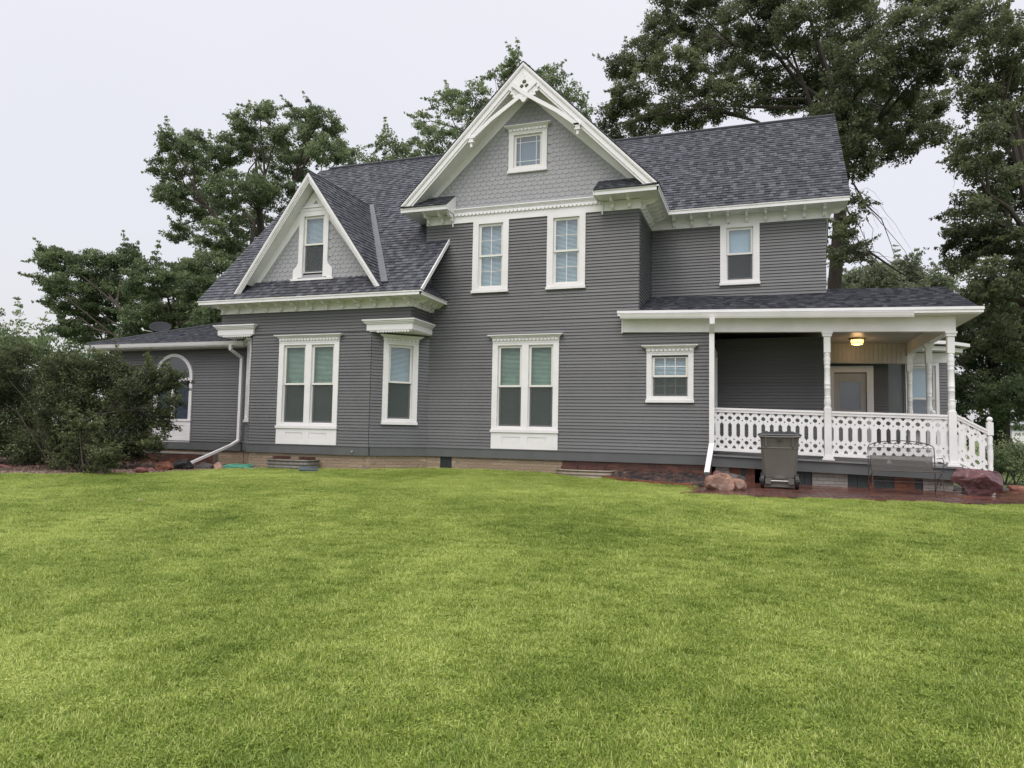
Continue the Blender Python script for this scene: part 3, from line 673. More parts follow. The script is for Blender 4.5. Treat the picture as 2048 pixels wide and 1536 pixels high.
# gable ornament
orn = child('gable_ornament'); FO = Fr(0, 14.99); OC, OZ = -5.075, 9.20
pts = [(-.30, .19), (-.27, .26), (0, .52), (.27, .26), (.30, .19), (.04, 0), (-.04, 0)]
cutout('plate', [(OC+x, OZ+z) for x, z in [(-.33, .2), (0, .5), (.33, .2), (.0, -.02)]],
       [circ(OC, OZ+.275, .052, 10), circ(OC-.06, OZ+.175, .05, 10), circ(OC+.06, OZ+.175, .05, 10), circ(OC, OZ+.38, .012, 6), circ(OC-.17, OZ+.2, .012, 6), circ(OC+.17, OZ+.2, .012, 6), circ(OC, OZ+.075, .012, 6)], FO, .0, .03, WHITE, orn)
for sg in (-1, 1):
    arc = [(-.28*sg, .235), (0, 0), (.28*sg, -.19), (.8*sg, -.53), (1.29*sg, -.93)]
    mid = []
    for i in range(len(arc)-1):
        for q in range(4): a = q/4; mid.append((arc[i][0]*(1-a)+arc[i+1][0]*a, arc[i][1]*(1-a)+arc[i+1][1]*a))
    mid.append(arc[-1]); w2 = .045
    up = []; dn = []
    for i, p in enumerate(mid):
        q0 = mid[max(i-1, 0)]; q1 = mid[min(i+1, len(mid)-1)]; dx, dz = q1[0]-q0[0], q1[1]-q0[1]; l = math.hypot(dx, dz); nx, nz_ = -dz/l, dx/l
        up.append((OC+p[0]+nx*w2, OZ+p[1]+nz_*w2)); dn.append((OC+p[0]-nx*w2, OZ+p[1]-nz_*w2))
    MB(FO).prism(up+dn[::-1], .032+(.02 if sg > 0 else 0), .06+(.02 if sg > 0 else 0)).build('brace', WHITE, orn)
    cutout('side_plate', [(OC+sg*x, OZ+z) for x, z in [(.03, .03), (.33, .2), (.37, .13), (.31, .09), (.34, .02), (.26, .01), (.28, -.06), (.2, -.07), (.21, -.13)]], [circ(OC+sg*.28, OZ+.13, .014, 6), circ(OC+sg*.2, OZ-.0, .014, 6)], FO, .0, .03, WHITE, orn)
    ex, ez = OC+sg*1.27, OZ-.9
    MB(FO).box(ex-.09, ex+.09, -.02, .08, ez-.02, ez+.03).box(ex-.05, ex+.05, -.0, .07, ez-.09, ez-.021).box(ex-.07, ex+.07, -.01, .075, ez-.115, ez-.091).prism([(ex-.025, ez-.116), (ex+.025, ez-.116), (ex+.03, ez-.2), (ex, ez-.23), (ex-.03, ez-.2)], .01, .05).build('drop_pendant', WHITE, orn)
pp = circ(OC-.062, OZ-.10, .055, 10, R(70))[0:6]
out = [(OC-.02, OZ-.03)]+[(OC-.075+.055*math.cos(t), OZ-.085+.055*math.sin(t)) for t in (R(60), R(110), R(160), R(210), R(260))]+[(OC-.0+.055*math.cos(t), OZ-.165+.055*math.sin(t)) for t in (R(180), R(225), R(270), R(315), R(360))]+[(OC+.075+.055*math.cos(t), OZ-.085+.055*math.sin(t)) for t in (R(-80), R(-30), R(20), R(70), R(120))]+[(OC+.02, OZ-.03)]
cutout('pendant', out, [circ(OC, OZ-.09, .014, 6)], FO, .02, .05, WHITE, orn)

# --- dormer of the wing
DC, DZ, DH, DS = -10.215, 7.62, 2.05, 1.40
FDG = Fr(0, 14.2); dm = child('dormer'); rakes(FDG, DC, DZ, DH+.01, DS, dm, 0, .145)
k = math.hypot(1, DS)
def dend(x):  # y where the dormer roof at height z meets the wing roof
    return 0
for sg in (1, -1):
    # triangular roof plane: from front (y 14.15) back to wing roof y = 14.05+(z-4.6)/1.03
    zb = DZ-DH*DS
    if sg > 0:
        P0 = (DC+DH, 14.05+(0), zb); 
        rr = roof((DC+DH, 14.15, zb+.02), (0, 1, 0), (-1, 0, DS), DH*k, lambda s: (0, max(.05, (zb+s/k*DS-4.6)/1.03+.0)), poly=None, slab=False, vis=.25, bias=-.05)
    V = [(DC+sg*DH, 14.15, zb+.015), (DC, 14.15, DZ+.015), (DC, 14.05+(DZ-4.6)/1.03, DZ+.015), (DC+sg*DH, 14.3, zb+.015)]
    V += [(x-sg*.02, y, z-.09) for x, y, z in V]
    me = bpy.data.meshes.new('dormer_roof_deck'); me.from_pydata(V, [], [(0, 1, 2, 3), (7, 6, 5, 4), (0, 4, 5, 1), (1, 5, 6, 2), (2, 6, 7, 3), (3, 7, 4, 0)]); link('dormer_roof_deck', me, SH[0], dm)
MB().tube([(DC, 14.13, DZ+.02), (DC, 17.0, DZ+.02)], .028, 6).build('ridge_cap', SH[0], dm)
V0 = Vector((DC+.03, 17.0, DZ+.05)); V1 = Vector((DC+DH+.05, 14.25, 4.84))
mb = MB(); d = (V1-V0); sidev = Vector((1, 0, 0))*.09
mb.quadbox([tuple(V0-sidev), tuple(V0+sidev), tuple(V1+sidev), tuple(V1-sidev)]+[tuple(p+Vector((0, -.02, .025))) for p in (V0-sidev, V0+sidev, V1+sidev, V1-sidev)]); mb.build('valley_flashing', METAL, dm)
FDF = Fr(0, 14.52); rake_soffit(FDF, DC, DZ, DH, DS, .17, -.0, .3, dm, 4.98)
cutout('dormer_sheathing', [(DC-1.75, 4.95), (DC+1.75, 4.95), (DC, 7.36)], [[(-10.56, 5.2), (-9.93, 5.2), (-9.93, 6.66), (-10.56, 6.66)]], FDF, -.06, .06, SCALE, dm)
for sg in (-1, 1): MB(FDF).prism([(DC, DZ-.28), (DC+sg*1.83, 5.0), (DC+sg*1.60, 5.0), (DC, DZ-.60)], .012, .03).build('rake_frieze', WHITE, dm)
dwl = child('gable_wall'); scales(FDF, DC, 4.98, 7.3, lambda z: max(0, (7.3-z)/DS-.02), [(-10.66, -9.8, 5.0, 6.8)], dwl)
dw = window(FDF, -10.66, -9.83, 5.13, 6.76, cas=.12, sill=False, glass=GL_CLEAR, low_glass=GL_DARK, parent=None, head=.12)
MB(FDF).prism([(-10.66, 5.5), (-10.70, 5.42), (-10.80, 5.32), (-10.80, 5.1), (-10.66, 5.1)], .0, .044).prism([(-9.83, 5.5), (-9.83, 5.1), (-9.69, 5.1), (-9.69, 5.32), (-9.79, 5.42)], .0, .044).box(-10.84, -9.65, 0, .075, 5.05, 5.10).build('flared_casing', WHITE, dw)
MB(FDF).box(-10.72, -9.77, 0, .05, 6.763, 6.84).box(-10.74, -9.75, 0, .075, 6.84, 6.865).build('head_casing', WHITE, dw)
MB(FDF).prism([(-10.66, 6.87), (-9.77, 6.87), (-9.9, 6.9), (-10.05, 6.93), (-10.38, 6.93), (-10.53, 6.9)], .031, .04).build('head_board', WHITE, dw)

# --- arched sunroom window
aw = child('window'); ua, ub = ARC; c = (ua+ub)/2; r = (ub-ua)/2; zs = 2.80
n = 20; outer = [(c+r*math.cos(math.pi*i/n), zs+r*math.sin(math.pi*i/n)) for i in range(n+1)]; inner = [(c+(r-.09)*math.cos(math.pi*i/n), zs+(r-.09)*math.sin(math.pi*i/n)) for i in range(n+1)]
mb = MB(FE)
for i in range(n): mb.prism([outer[i], outer[i+1], inner[i+1], inner[i]], -.02, .05)
mb.box(ua, ua+.09, -.02, .05, 1.66, zs-.002).box(ub-.09, ub, -.02, .05, 1.66, zs-.002).box(ua+.09, ub-.09, -.02, .05, zs-.1, zs-.0).box(c-.045, c+.045, -.02, .045, 1.66, zs-.1).box(ua-.01, ub+.01, -.02, .065, 1.6, 1.66)
mb.build('frame', WHITE, aw)
fl = MB(FE)     # wall filling beside the arch, lapped like its neighbours
for i in range(11):
    z = 1.06+EXPO*24+i*EXPO; h = min(max(z+.036-zs, 0), r); x = math.sqrt(max(r*r-h*h, 0))
    for a, b_ in ((ua-.0, c-x+.0), (c+x, ub)):
        if b_-a > .02: fl.quadbox([(a, 0, z), (b_, 0, z), (b_, .022, z), (a, .022, z), (a, 0, z+.08), (b_, 0, z+.08), (b_, .003, z+.08), (a, .003, z+.08)])
fl.prism([(ua, zs+.02)]+[(c-r*math.cos(math.pi*i/n)*1.0, zs+r*math.sin(math.pi*i/n)) for i in range(1, n)]+[(ub, zs+.02), (ub, 3.47), (ua, 3.47)], -.1, -.003)
fl.build('arch_siding', GREY, aw)
MB(FE).prism([(c+(r-.1)*math.cos(math.pi*i/n), zs+(r-.1)*math.sin(math.pi*i/n)) for i in range(n+1)], -.004, .0).build('pane', GL_DARK, aw)
for a, b_ in ((ua+.09, c-.045), (c+.045, ub-.09)):
    MB(FE).box(a, b_, -.006, -.002, 1.66, zs-.1).build('pane', GL_DARK, aw); MB(FE).box(a, b_, -.09, -.08, 1.66, zs-.1).build('shade', SHADE, aw)
MB(FE).box(ua, ub, -.5, -.45, 1.6, 3.5).build('room_dark_sheet', DARK, aw)  # near-black sheet in place of the unlit sunroom
mb = MB(FE).box(ua, ub, -.02, .03, 1.03, 1.598)
for a, b_ in ((ua, ua+.2), (c-.09, c+.09), (ub-.2, ub)): mb.box(a, b_, .0302, .045, 1.031, 1.597)
for a, b_ in ((ua+.2, c-.09), (c+.09, ub-.2)): mb.box(a, b_, .0302, .045, 1.031, 1.14).box(a, b_, .0302, .045, 1.49, 1.597)
mb.build('panel', WHITE, aw)
# sunroom fascia and gutter
MB(FE).box(-18.15, -12.6, .42, .45, 3.58, 3.70).box(-18.15, -12.7, 0, .42, 3.57, 3.585).build('fascia', WHITE, H)
def gutter(F, u0, u1, z, n, name='gutter', s=1):
    mb = MB(F); pr_ = [(0, 0), (.02, -.03), (.03, -.07), (.0, -.09), (-.08, -.09), (-.085, -.0)]; P = [(n+.09+p[0]*1.0, z+p[1]*s) for p in [(0, .0), (-.01, -.03), (-.02, -.065), (-.035, -.1), (-.09, -.1), (-.09, -.085), (-.042, -.085), (-.028, -.06), (-.018, -.028), (-.012, 0)]]
    mb.prism(P, u0, u1, 'u')
    for u in (u0, u1-.004): mb.prism([(n, z), (n+.09, z), (n+.055, z-.1), (n, z-.1)], u, u+.004, 'u')
    return mb.build(name, WHITE, H)
gutter(FE, -18.1, -12.62, 3.70, .452)
def dsp(pts, w=.075, d=.055, name='downspout', m_=None):
    """rectangular pipe along points"""
    mb = MB(); k = len(pts); P = [Vector(p) for p in pts]
    prev = None
    for i in range(k-1):
        dd = (P[i+1]-P[i]).normalized(); side = Vector((1, 0, 0)) if abs(dd.x) < .75 else Vector((0, 0, 1)); side = (side-dd*side.dot(dd)).normalized(); f = dd.cross(side).normalized()
        if f.y > 0: f = -f
        a, b_ = side*w/2, f*d/2; e0 = P[i]-dd*.012*(i > 0); e1 = P[i+1]+dd*.012
        mb.quadbox([tuple(e0-a-b_), tuple(e0+a-b_), tuple(e0+a+b_), tuple(e0-a+b_), tuple(e1-a-b_), tuple(e1+a-b_), tuple(e1+a+b_), tuple(e1-a+b_)])
    o = mb.build(name, m_ or WHITE, H); return o
dsp([(-13.02, 15.0, 3.6), (-13.02, 15.0, 3.48), (-12.93, 15.33, 3.30), (-12.93, 15.33, 1.12), (-13.0, 15.1, .98)]); dsp([(-13.0, 15.12, .99), (-12.95, 13.5, .52)], .075, .055, 'downspout_extension')

# ------------------------------------------------------------------ porch (settled a little towards its right end)
PO = Fr(0, 15.5, 0, SHR, -1.0); PW = Fr(0, 0, 0, SHR, -1.0); PW.N = (0, 1)
MB(PW).box(-.95, 3.52, 15.44, 19.7, 1.06, 1.10).build('porch_floor', DECK, H)
fb = child('deck_nosing')
MB(PO).box(-.95, 3.55, .055, .10, 1.065, 1.10).build('nosing', DECK, fb)
MB(PO).box(-.96, 3.54, .02, .055, .85, 1.062).build('porch_skirt', GREYS, H)
MB(PW).box(3.5, 3.54, 15.5, 19.7, .85, 1.06).build('porch_skirt', GREYS, H)
MB(PW).box(-2.87, 3.50, 15.42, 15.56, 3.66, 3.97).build('porch_beam', WHITE, H)
MB(PW).box(-2.87, -2.84, 15.40, 15.6, 3.64, 3.97).build('beam_end', WHITE, H)
MB(PW).box(3.36, 3.5, 15.562, 19.6, 3.661, 3.97).build('porch_beam', WHITE, H)
MB(PW).box(1.42, 3.36, 19.4, 19.54, 3.42, 3.97).build('porch_beam', BEAD, H)
MB(PW).box(3.5, 3.86, 15.165, 20.7, 3.955, 3.975).box(-2.88, 3.5, 15.17, 15.42, 3.955, 3.975).build('soffit', WHITE, H)
cg = child('porch_ceiling')
for i in range(32): MB(PW).box(-.97, 3.36, 15.562+.12*i+.002, 15.562+.12*(i+1)-.002, 3.92, 3.935).build('ceiling_board', BEAD, cg)
mb = MB(PW)
for i in range(19): mb.box(1.43+i*.1, 1.522+i*.1, 19.385, 19.399, 3.43, 3.9)
mb.build('beadboard', BEAD, H)
MB(PW).box(-2.91, 3.89, 15.13, 15.16, 3.975, 4.07).box(-2.92, 3.9, 15.115, 15.129, 4.03, 4.085).box(3.86, 3.89, 15.161, 20.7, 3.975, 4.07).build('fascia', WHITE, H)
gutter(Fr(0, 15.13, 0, SHR+.003, -1), -2.84, 2.74, 4.0, .005)
mb = MB(PW)
mb.prism([(15.17, 3.98), (17.95, 4.99), (20.7, 3.98)], 3.84, 3.862, 'u').build('gable_wall', WHITE, H)
# posts
def post(x, y, half=False):
    p = child('porch_post'); b0, zt = 1.10, 3.66; F = PW
    s = .066
    MB(F).box(x-s, x+s, y-s, y+s, b0+.002, 2.14).build('post_block', WHITEW, p, bevel=.006)
    MB(F).box(x-s-.045, x+s+.045, y-s-.045, y+s+.045, b0, b0+.035).box(x-s-.025, x+s+.025, y-s-.025, y+s+.025, b0+.035, b0+.08).build('post_base', WHITEW, p)
    MB(F).box(x-s+.004, x+s-.004, y-s+.004, y+s-.004, 3.24, zt).build('post_block', WHITEW, p, bevel=.006)
    MB(F).box(x-.1, x+.1, y-.1, y+.1, zt-.04, zt-.001).box(x-.085, x+.085, y-.085, y+.085, zt-.09, zt-.041).build('capital', WHITE, p)
    pf = [(.066, 2.141), (.056, 2.16), (.06, 2.19), (.066, 2.24), (.064, 2.29), (.055, 2.33), (.06, 2.345), (.06, 2.36), (.052, 2.37), (.056, 2.40), (.057, 2.52), (.06, 2.525), (.06, 2.535), (.057, 2.54), (.058, 2.60), (.061, 2.605), (.061, 2.615), (.058, 2.62), (.054, 2.92), (.06, 2.935), (.06, 2.95), (.055, 2.96), (.055, 3.0), (.063, 3.02), (.063, 3.035), (.057, 3.05), (.061, 3.075), (.065, 3.11), (.061, 3.15), (.056, 3.175), (.062, 3.2), (.062, 3.215), (.056, 3.239)]
    MB(F).lathe(x, y, pf, 20).build('turned_shaft', WHITEW, p, smooth=True)
PX = [1.26, 3.42]
for x, y in ((1.26, 15.5), (3.42, 15.5), (3.42, 17.4), (3.42, 19.5)): post(x, y)
# balustrade of sawn boards
BW = .1665
def half_edge():
    """right-edge cut profile from bottom to top, (inset, z) relative to bottom of board 0..0.76"""
    pts = []
    def arc(zc, r):
        for i in range(7): t = -math.pi/2+math.pi*i/6; pts.append((r*math.cos(t), zc+r*math.sin(t)))
    pts.append((0, 0)); arc(.135, .04)
    pts += [(0, .235), (.036, .275), (.036, .50), (0, .54)]
    arc(.635, .04); pts.append((0, .76)); return pts
def baluster_mesh():
    he = half_edge(); w = BW/2-.0012; rt = [(w-i, z) for i, z in he]; lt = [(-w+i, z) for i, z in he]
    bot = [(-.035, 0), (-.035, .035), (0, .075), (.035, .035), (.035, 0)]; top = [(.035, .76), (.035, .725), (0, .685), (-.035, .725), (-.035, .76)]
    outl = rt+top+lt[::-1]+bot
    return outl, [circ(0, .195, .016, 8), circ(0, .585, .016, 8)]
outl, hol = baluster_mesh()
ID = Fr(0, 0, 0); ID.N = (0, 1)
proto = cutout('baluster', outl, hol, ID, -.011, .022, WHITEW); bal_mesh = proto.data; bpy.data.objects.remove(proto)
def railing(F, u0, u1, name='porch_railing', rake_=0, zoff=0, feet=True):
    r = child(name); Mf = F.mat()
    k = max(1, round((u1-u0)/BW)); p = (u1-u0)/k; bme = bal_mesh
    if rake_:
        bme = bal_mesh.copy()
        for v in bme.vertices: v.co.z += rake_*v.co.x
    for i in range(k):
        o = bpy.data.objects.new('baluster', bme); COL.objects.link(o); u = u0+(i+.5)*p; zz = 1.235+rake_*(u-u0)+zoff
        wx = F(u, 0, zz); o.matrix_world = Matrix.Translation(wx) @ Matrix(((F.U[0]*p/BW, F.N[0], 0, 0), (F.U[1]*p/BW, F.N[1], 0, 0), (0, 0, 1, 0), (0, 0, 0, 1))); o.parent = r
    def bar(n0, n1, z0, z1, nm):
        q = lambda u: rake_*(u-u0)+zoff
        MB(F).quadbox([(u0, n0, z0+q(u0)), (u1, n0, z0+q(u1)), (u1, n1, z0+q(u1)), (u0, n1, z0+q(u0)), (u0, n0, z1+q(u0)), (u1, n0, z1+q(u1)), (u1, n1, z1+q(u1)), (u0, n1, z1+q(u0))]).build(nm, WHITE, r)
    bar(-.045, .045, 2.035, 2.075, 'top_rail'); bar(-.03, .03, 1.985, 2.034, 'rail_moulding'); bar(-.03, .03, 1.20, 1.245, 'bottom_rail'); bar(-.04, .04, 1.175, 1.199, 'bottom_moulding')
    if feet:
        u = u0+(u1-u0)*.37 if False else (u0+u1)/2; MB(F).box(u-.022, u+.022, -.022, .022, 1.135, 1.174).box(u-.045, u+.045, -.045, .045, 1.101, 1.136).build('rail_foot', WHITE, r)
    return r
railing(PO, -.93, 1.19); railing(PO, 1.33, 3.35)
PR = Fr(3.42, 15.5, math.pi/2); PR.sh = 0
FPR = Fr(3.42, 15.5, math.pi/2, SHR, -1)
railing(FPR, 1.97, 3.93)
def newel(x, y, z0, z1):
    nw = child('newel_post'); h = z1-z0; s = .05
    MB().box(x-s, x+s, y-s, y+s, z0, z0+h*.28).box(x-s, x+s, y-s, y+s, z1-h*.24, z1-h*.07).build('newel_block', WHITEW, nw, bevel=.004)
    a, b_ = z0+h*.28, z1-h*.24; hh = b_-a
    MB().lathe(x, y, [(.045, a), (.036, a+.03*hh), (.046, a+.1*hh), (.036, a+.14*hh), (.044, a+.3*hh), (.048, a+.55*hh), (.036, a+.72*hh), (.046, a+.76*hh), (.036, a+.8*hh), (.046, a+.9*hh), (.036, b_)], 16).build('turned_shaft', WHITEW, nw, smooth=True)
    c = z1-.045; MB().lathe(x, y, [(.02, z1-h*.07), (.03, c-.04)]+[(.052*math.cos(t), c+.052*math.sin(t)) for t in (R(-50), R(-25), 0, R(25), R(50), R(75), R(88))], 16).build('ball_finial', WHITEW, nw, smooth=True)
for y in (15.5, 17.3):
    newel(4.03, y, .52, 1.93)
    F = Fr(3.42, y, 0, 0, 0)
    r = railing(F, .07, .56, 'stair_railing', rake_=-.56, zoff=-.10, feet=False)
for y in (15.62, 17.26): newel(3.46, y+.0, 1.0, 2.11)
st = child('porch_steps')
for i in range(3):
    z = .99-.16*i-.05; x0 = 3.54+.25*i
    MB().box(x0, x0+.29, 15.56, 17.24, z-.04, z).build('tread', GREYS, st); MB().box(x0, x0+.02, 15.58, 17.22, z-.16, z-.041).build('riser', GREYS, st)
# piers and panels below the porch
for a, b_ in ((.97, 1.62), (2.93, 3.44), (-.9, -.62)): bricks(Fr(0, 15.56), a, b_, .42, .84 if a > 2 else .86, 'gry', .2, .07)
for a, b_ in ((-.3, -.12), (1.98, 2.1), (2.45, 2.8), (.0, .25), (-.62, -.4)): bricks(Fr(0, 15.60), a, b_, .42, .83, 'ora', .2, .068)
MB(Fr(0, 15.75)).box(-.95, 3.44, 0, .03, .42, .86).build('crawlspace_dark_sheet', DARK, H)  # near-black sheet paints the darkness under the porch
for a, b_ in ((-.40, -.3), (-.12, 0), (.55, .97), (1.62, 1.98), (2.1, 2.45), (2.8, 2.93), (-.3, .0)):
    for j in range(max(1, int((b_-a)/.12))): 
        w_ = (b_-a)/max(1, int((b_-a)/.12)); MB(Fr(0, 15.66)).box(a+w_*j+.003, a+w_*(j+1)-.003, 0, .02, .42, .85-.02*(a > 1.5)).build('skirting_board', PANEL, H)
# door
dr = child('door'); MB(FC).box(1.62, 1.76, -.02, .045, 1.03, 3.3).box(2.51, 2.66, -.02, .045, 1.03, 3.3).box(1.76, 2.51, -.02, .043, 3.14, 3.3).build('door_frame', WHITE, dr)
mb = MB(FC).box(1.77, 1.90, -.06, -.02, 1.04, 3.12).box(2.37, 2.50, -.06, -.02, 1.04, 3.12).box(1.9, 2.37, -.06, -.02, 2.9, 3.12).box(1.9, 2.37, -.06, -.02, 1.04, 1.25).box(1.9, 2.37, -.06, -.02, 2.05, 2.2).box(1.9, 2.37, -.06, -.035, 1.25, 2.05).box(2.1, 2.17, -.034, -.02, 1.25, 2.05)
mb.build('door_leaf', BEAD, dr)
MB(FC).box(1.6, 2.68, -.2, -.13, 1.0, 3.32).build('backing', DARK, dr); MB(FC).box(1.9, 2.37, -.045, -.041, 2.2, 2.9).build('pane', GL_DARK, dr); MB(FC).box(1.9, 2.37, -.09, -.08, 2.2, 2.9).build('curtain', SHADE, dr)  # dark backing added to stop light showing through the gap over the leaf
MB(FC).lathe(1.83, -.0, [(.01, 2.10), (.028, 2.12), (.028, 2.14), (.01, 2.16)], 10).build('door_knob', STEEL, dr)
MB(FC).prism([(1.93, 2.94), (2.34, 2.94), (2.3, 3.0), (2.2, 3.03), (2.07, 3.03), (1.97, 3.0)], -.02, -.012).build('carved_ornament', BEAD, dr)
# bay to the right of the door
FY = Fr(3.0, 19.75, math.atan2(.75, .45)); ly = math.hypot(.45, .75)
MB(FY).box(0, ly, -.1, 0, .6, 3.75).build('bay_panel', GREYS, H)
FBay = Fr(0, 20.5); wall(FBay, 3.45, 4.45, 1.06, 3.6, [(3.5, 4.25, 1.5, 3.55)], vis=.2); window(FBay, 3.5, 4.25, 1.6, 3.42, cas=.07, glass=GL_CLEAR, low_glass=GL_DARK, blind='lace', screen=False)
MB(FBay).box(3.4, 4.5, 0, .03, 3.43, 3.68).build('frieze_board', WHITE, H)
MB().prism([(2.9, 19.5), (4.3, 20.1), (4.85, 20.75), (4.85, 23), (2.9, 23)], 3.70, 3.80, 'z').prism([(2.8, 19.3), (4.35, 19.95), (5.0, 20.7), (5.0, 23), (2.8, 23)], 3.84, 3.92, 'z').build('bay_cornice', WHITE, H)
MB().prism([(2.9, 19.6), (4.3, 20.1), (4.8, 20.75), (4.8, 23), (2.9, 23)], 3.80, 3.84, 'z').build('bay_roof', SH[1], H)
MB().box(3.55, 4.4, 20.75, 23, .5, 3.7).build('rear_wall', GREYS, H)
# right downspout
dsp([(-.93, 15.0, 3.9), (-.93, 15.0, 3.78), (-.95, 15.2, 3.6), (-.95, 15.2, 1.32), (-1.03, 14.9, .72)], .1, .075)
dsp([(-1.03, 14.9, .73), (-1.0, 14.75, .60)], .095, .07, 'downspout_shoe', BLACK)
MB().lathe(-8.95, 14.44, [(.01, .93), (.03, .94), (.03, .97), (.01, .98)], 10).build('hose_tap', STEEL, H)
emit_done = False

# ------------------------------------------------------------------ porch lamp
lamp = empty('porch_ceiling_light', (0, 0, 0), label='lit brass lantern flush on the porch ceiling', cat='ceiling light')
lx, ly_ = 2.16, 18.5; lz = 3.83
gm = bpy.data.materials.new('lit_lamp_glass'); gm.use_nodes = True; bb = gm.node_tree.nodes['Principled BSDF']; bb.inputs['Emission Color'].default_value = (1, .66, .25, 1); bb.inputs['Emission Strength'].default_value = 2.6; bb.inputs['Base Color'].default_value = (.8, .6, .3, 1)
BRASS = mat('brass', (.35, .2, .06), .3, .1, metallic=.8)
MB().lathe(lx, ly_, [(.17, lz-.02), (.18, lz), (.15, lz+.02)], 24).build('canopy', BRASS, lamp, smooth=True)
MB().lathe(lx, ly_, [(.05, lz-.145), (.12, lz-.13), (.135, lz-.10), (.135, lz-.022)], 24).build('shade', gm, lamp, smooth=True)
mb = MB()
for i in range(8):
    t = 2*math.pi*i/8; mb.tube([(lx+.141*math.cos(t), ly_+.141*math.sin(t), lz-.11), (lx+.141*math.cos(t), ly_+.141*math.sin(t), lz-.02)], .007, 4)
mb.lathe(lx, ly_, [(.138, lz-.118), (.147, lz-.118), (.147, lz-.105), (.138, lz-.105)], 24); mb.build('cage', BRASS, lamp)
pl = bpy.data.lights.new('bulb', 'POINT'); pl.energy = 4; pl.color = (1, .6, .28); pl.shadow_soft_size = .1; po = bpy.data.objects.new('bulb', pl); COL.objects.link(po); po.location = (lx, ly_, lz-.22); po.parent = lamp

# ------------------------------------------------------------------ patio
pat = child('brick_patio'); pat.parent = None; tag(pat, kind='structure')
pbase = MB(); pbase.prism([(-1.15, 12.0), (1.4, 12.35), (4.2, 12.9), (9, 13.8), (9, 17.5), (3.5, 17.5), (3.5, 15.75), (-1.15, 15.75)], .40, .497, 'z').build('bedding', MORTAR, pat)
for i, m_ in enumerate(PAVER): unit('pav%d' % i, [(0, 0, 0), (1, 0, 0), (1, 1, 0), (0, 1, 0), (0, 0, .05), (1, 0, .05), (1, 1, .05), (0, 1, .05)], BOXF, m_)
py = 12.0; r_ = 0
while py < 17.3:
    px_ = -1.15-(.12 if r_ % 2 else 0)
    while px_ < 8.6:
        edge = 12.02+(px_+1.15)*.175
        if py > edge and not (py > 15.65 and px_ < 3.5):
            M = Matrix.Translation((px_+.004, py+.003, .478+random.uniform(-.005, .005))) @ Matrix.Rotation(random.uniform(-.006, .006), 4, 'Z') @ Matrix.Diagonal((.228, .11, 1, 1))
            piece('paver', 'pav'+random.choice('0012'), M, pat, pat, score_at(M.translation, 1)*(0 if py > 15.5 and px_ < 3.4 else 1))
        px_ += .24
    py += .12; r_ += 1

# ------------------------------------------------------------------ stones
import bmesh
def rock(name, label, loc, size, m_, seed, cuts=9, rot=0, group=None):
    rd = random.Random(seed); bm = bmesh.new(); bmesh.ops.create_icosphere(bm, subdivisions=5 if max(size) > .25 else 4, radius=1)
    planes = []
    for i in range(cuts):
        v = Vector((rd.gauss(0, 1), rd.gauss(0, 1), rd.gauss(0, 1))).normalized(); planes.append((v, rd.uniform(.5, .88)))
    from mathutils import noise
    for v in bm.verts:
        p = v.co.copy()
        for n_, d_ in planes:
            e_ = p.dot(n_)-d_
            if e_ > 0: p -= n_*e_*.985
        p += v.co*(noise.noise(v.co*1.7+Vector((seed, 0, 0)))*.09+noise.noise(v.co*5+Vector((seed, 3, 0)))*.04+noise.noise(v.co*13+Vector((seed, 7, 0)))*.02)
        v.co = p
    c, s_ = math.cos(rot), math.sin(rot)
    for v in bm.verts:
        x, y, z = v.co.x*size[0], v.co.y*size[1], v.co.z*size[2]; v.co = (c*x-s_*y, s_*x+c*y, z)
    me = bpy.data.meshes.new(name); bm.to_mesh(me); bm.free(); me.polygons.foreach_set('use_smooth', [True]*len(me.polygons)); me.set_sharp_from_angle(angle=R(18))
    o = link(name, me, m_); o.location = loc; return tag(o, label=label, cat='rock', group=group)
rock('boulder', 'large tan boulder on the lawn edge beside the downspout', (-.70, 13.3, .63), (.27, .25, .21), ROCKS['tan'], 3, rot=.4, group='garden stones')
rock('boulder', 'smaller tan stone leaning right of the large tan boulder', (-.42, 13.5, .61), (.14, .2, .17), ROCKS['tan'], 5, rot=.9, group='garden stones')
rock('boulder', 'dark brown stone behind the large tan boulder', (-.50, 14.0, .68), (.24, .2, .17), ROCKS['dark'], 8, group='garden stones')
rock('boulder', 'maroon block stone behind the boulder near the porch corner', (-.78, 14.5, .66), (.16, .14, .15), ROCKS['maroon'], 12, group='garden stones')
rock('boulder', 'big purple quartzite boulder at the foot of the porch steps', (3.62, 14.75, .73), (.40, .35, .40), ROCKS['purple'], 31, cuts=16, rot=.2, group='garden stones')
rock('boulder', 'small orange stone on the path right of the porch steps', (4.75, 16.6, .55), (.18, .16, .12), ROCKS['red'], 22, group='garden stones')
rock('boulder', 'low maroon stone at the left end of the gravel bed', (-12.42, 11.75, .48), (.19, .16, .12), ROCKS['maroon'], 41, group='garden stones')
rock('boulder', 'orange red stone in the gravel bed left of the black stone', (-12.55, 12.55, .53), (.23, .18, .15), ROCKS['red'], 43, group='garden stones')
rock('boulder', 'rough brown stone below the outlet of the left downspout', (-12.35, 13.6, .52), (.3, .25, .12), ROCKS['dark'], 44, group='garden stones')
rock('boulder', 'pale pink stone beside the coiled hose', (-11.98, 13.6, .52), (.14, .12, .13), ROCKS['pink'], 46, group='garden stones')
rock('boulder', 'small maroon stone between the low maroon and orange stones', (-12.6, 12.2, .47), (.13, .12, .09), ROCKS['maroon'], 47, group='garden stones')
rock('boulder', 'dark red stone under the left edge of the big bush', (-16.2, 11.6, .45), (.2, .16, .1), ROCKS['maroon'], 48, group='garden stones')
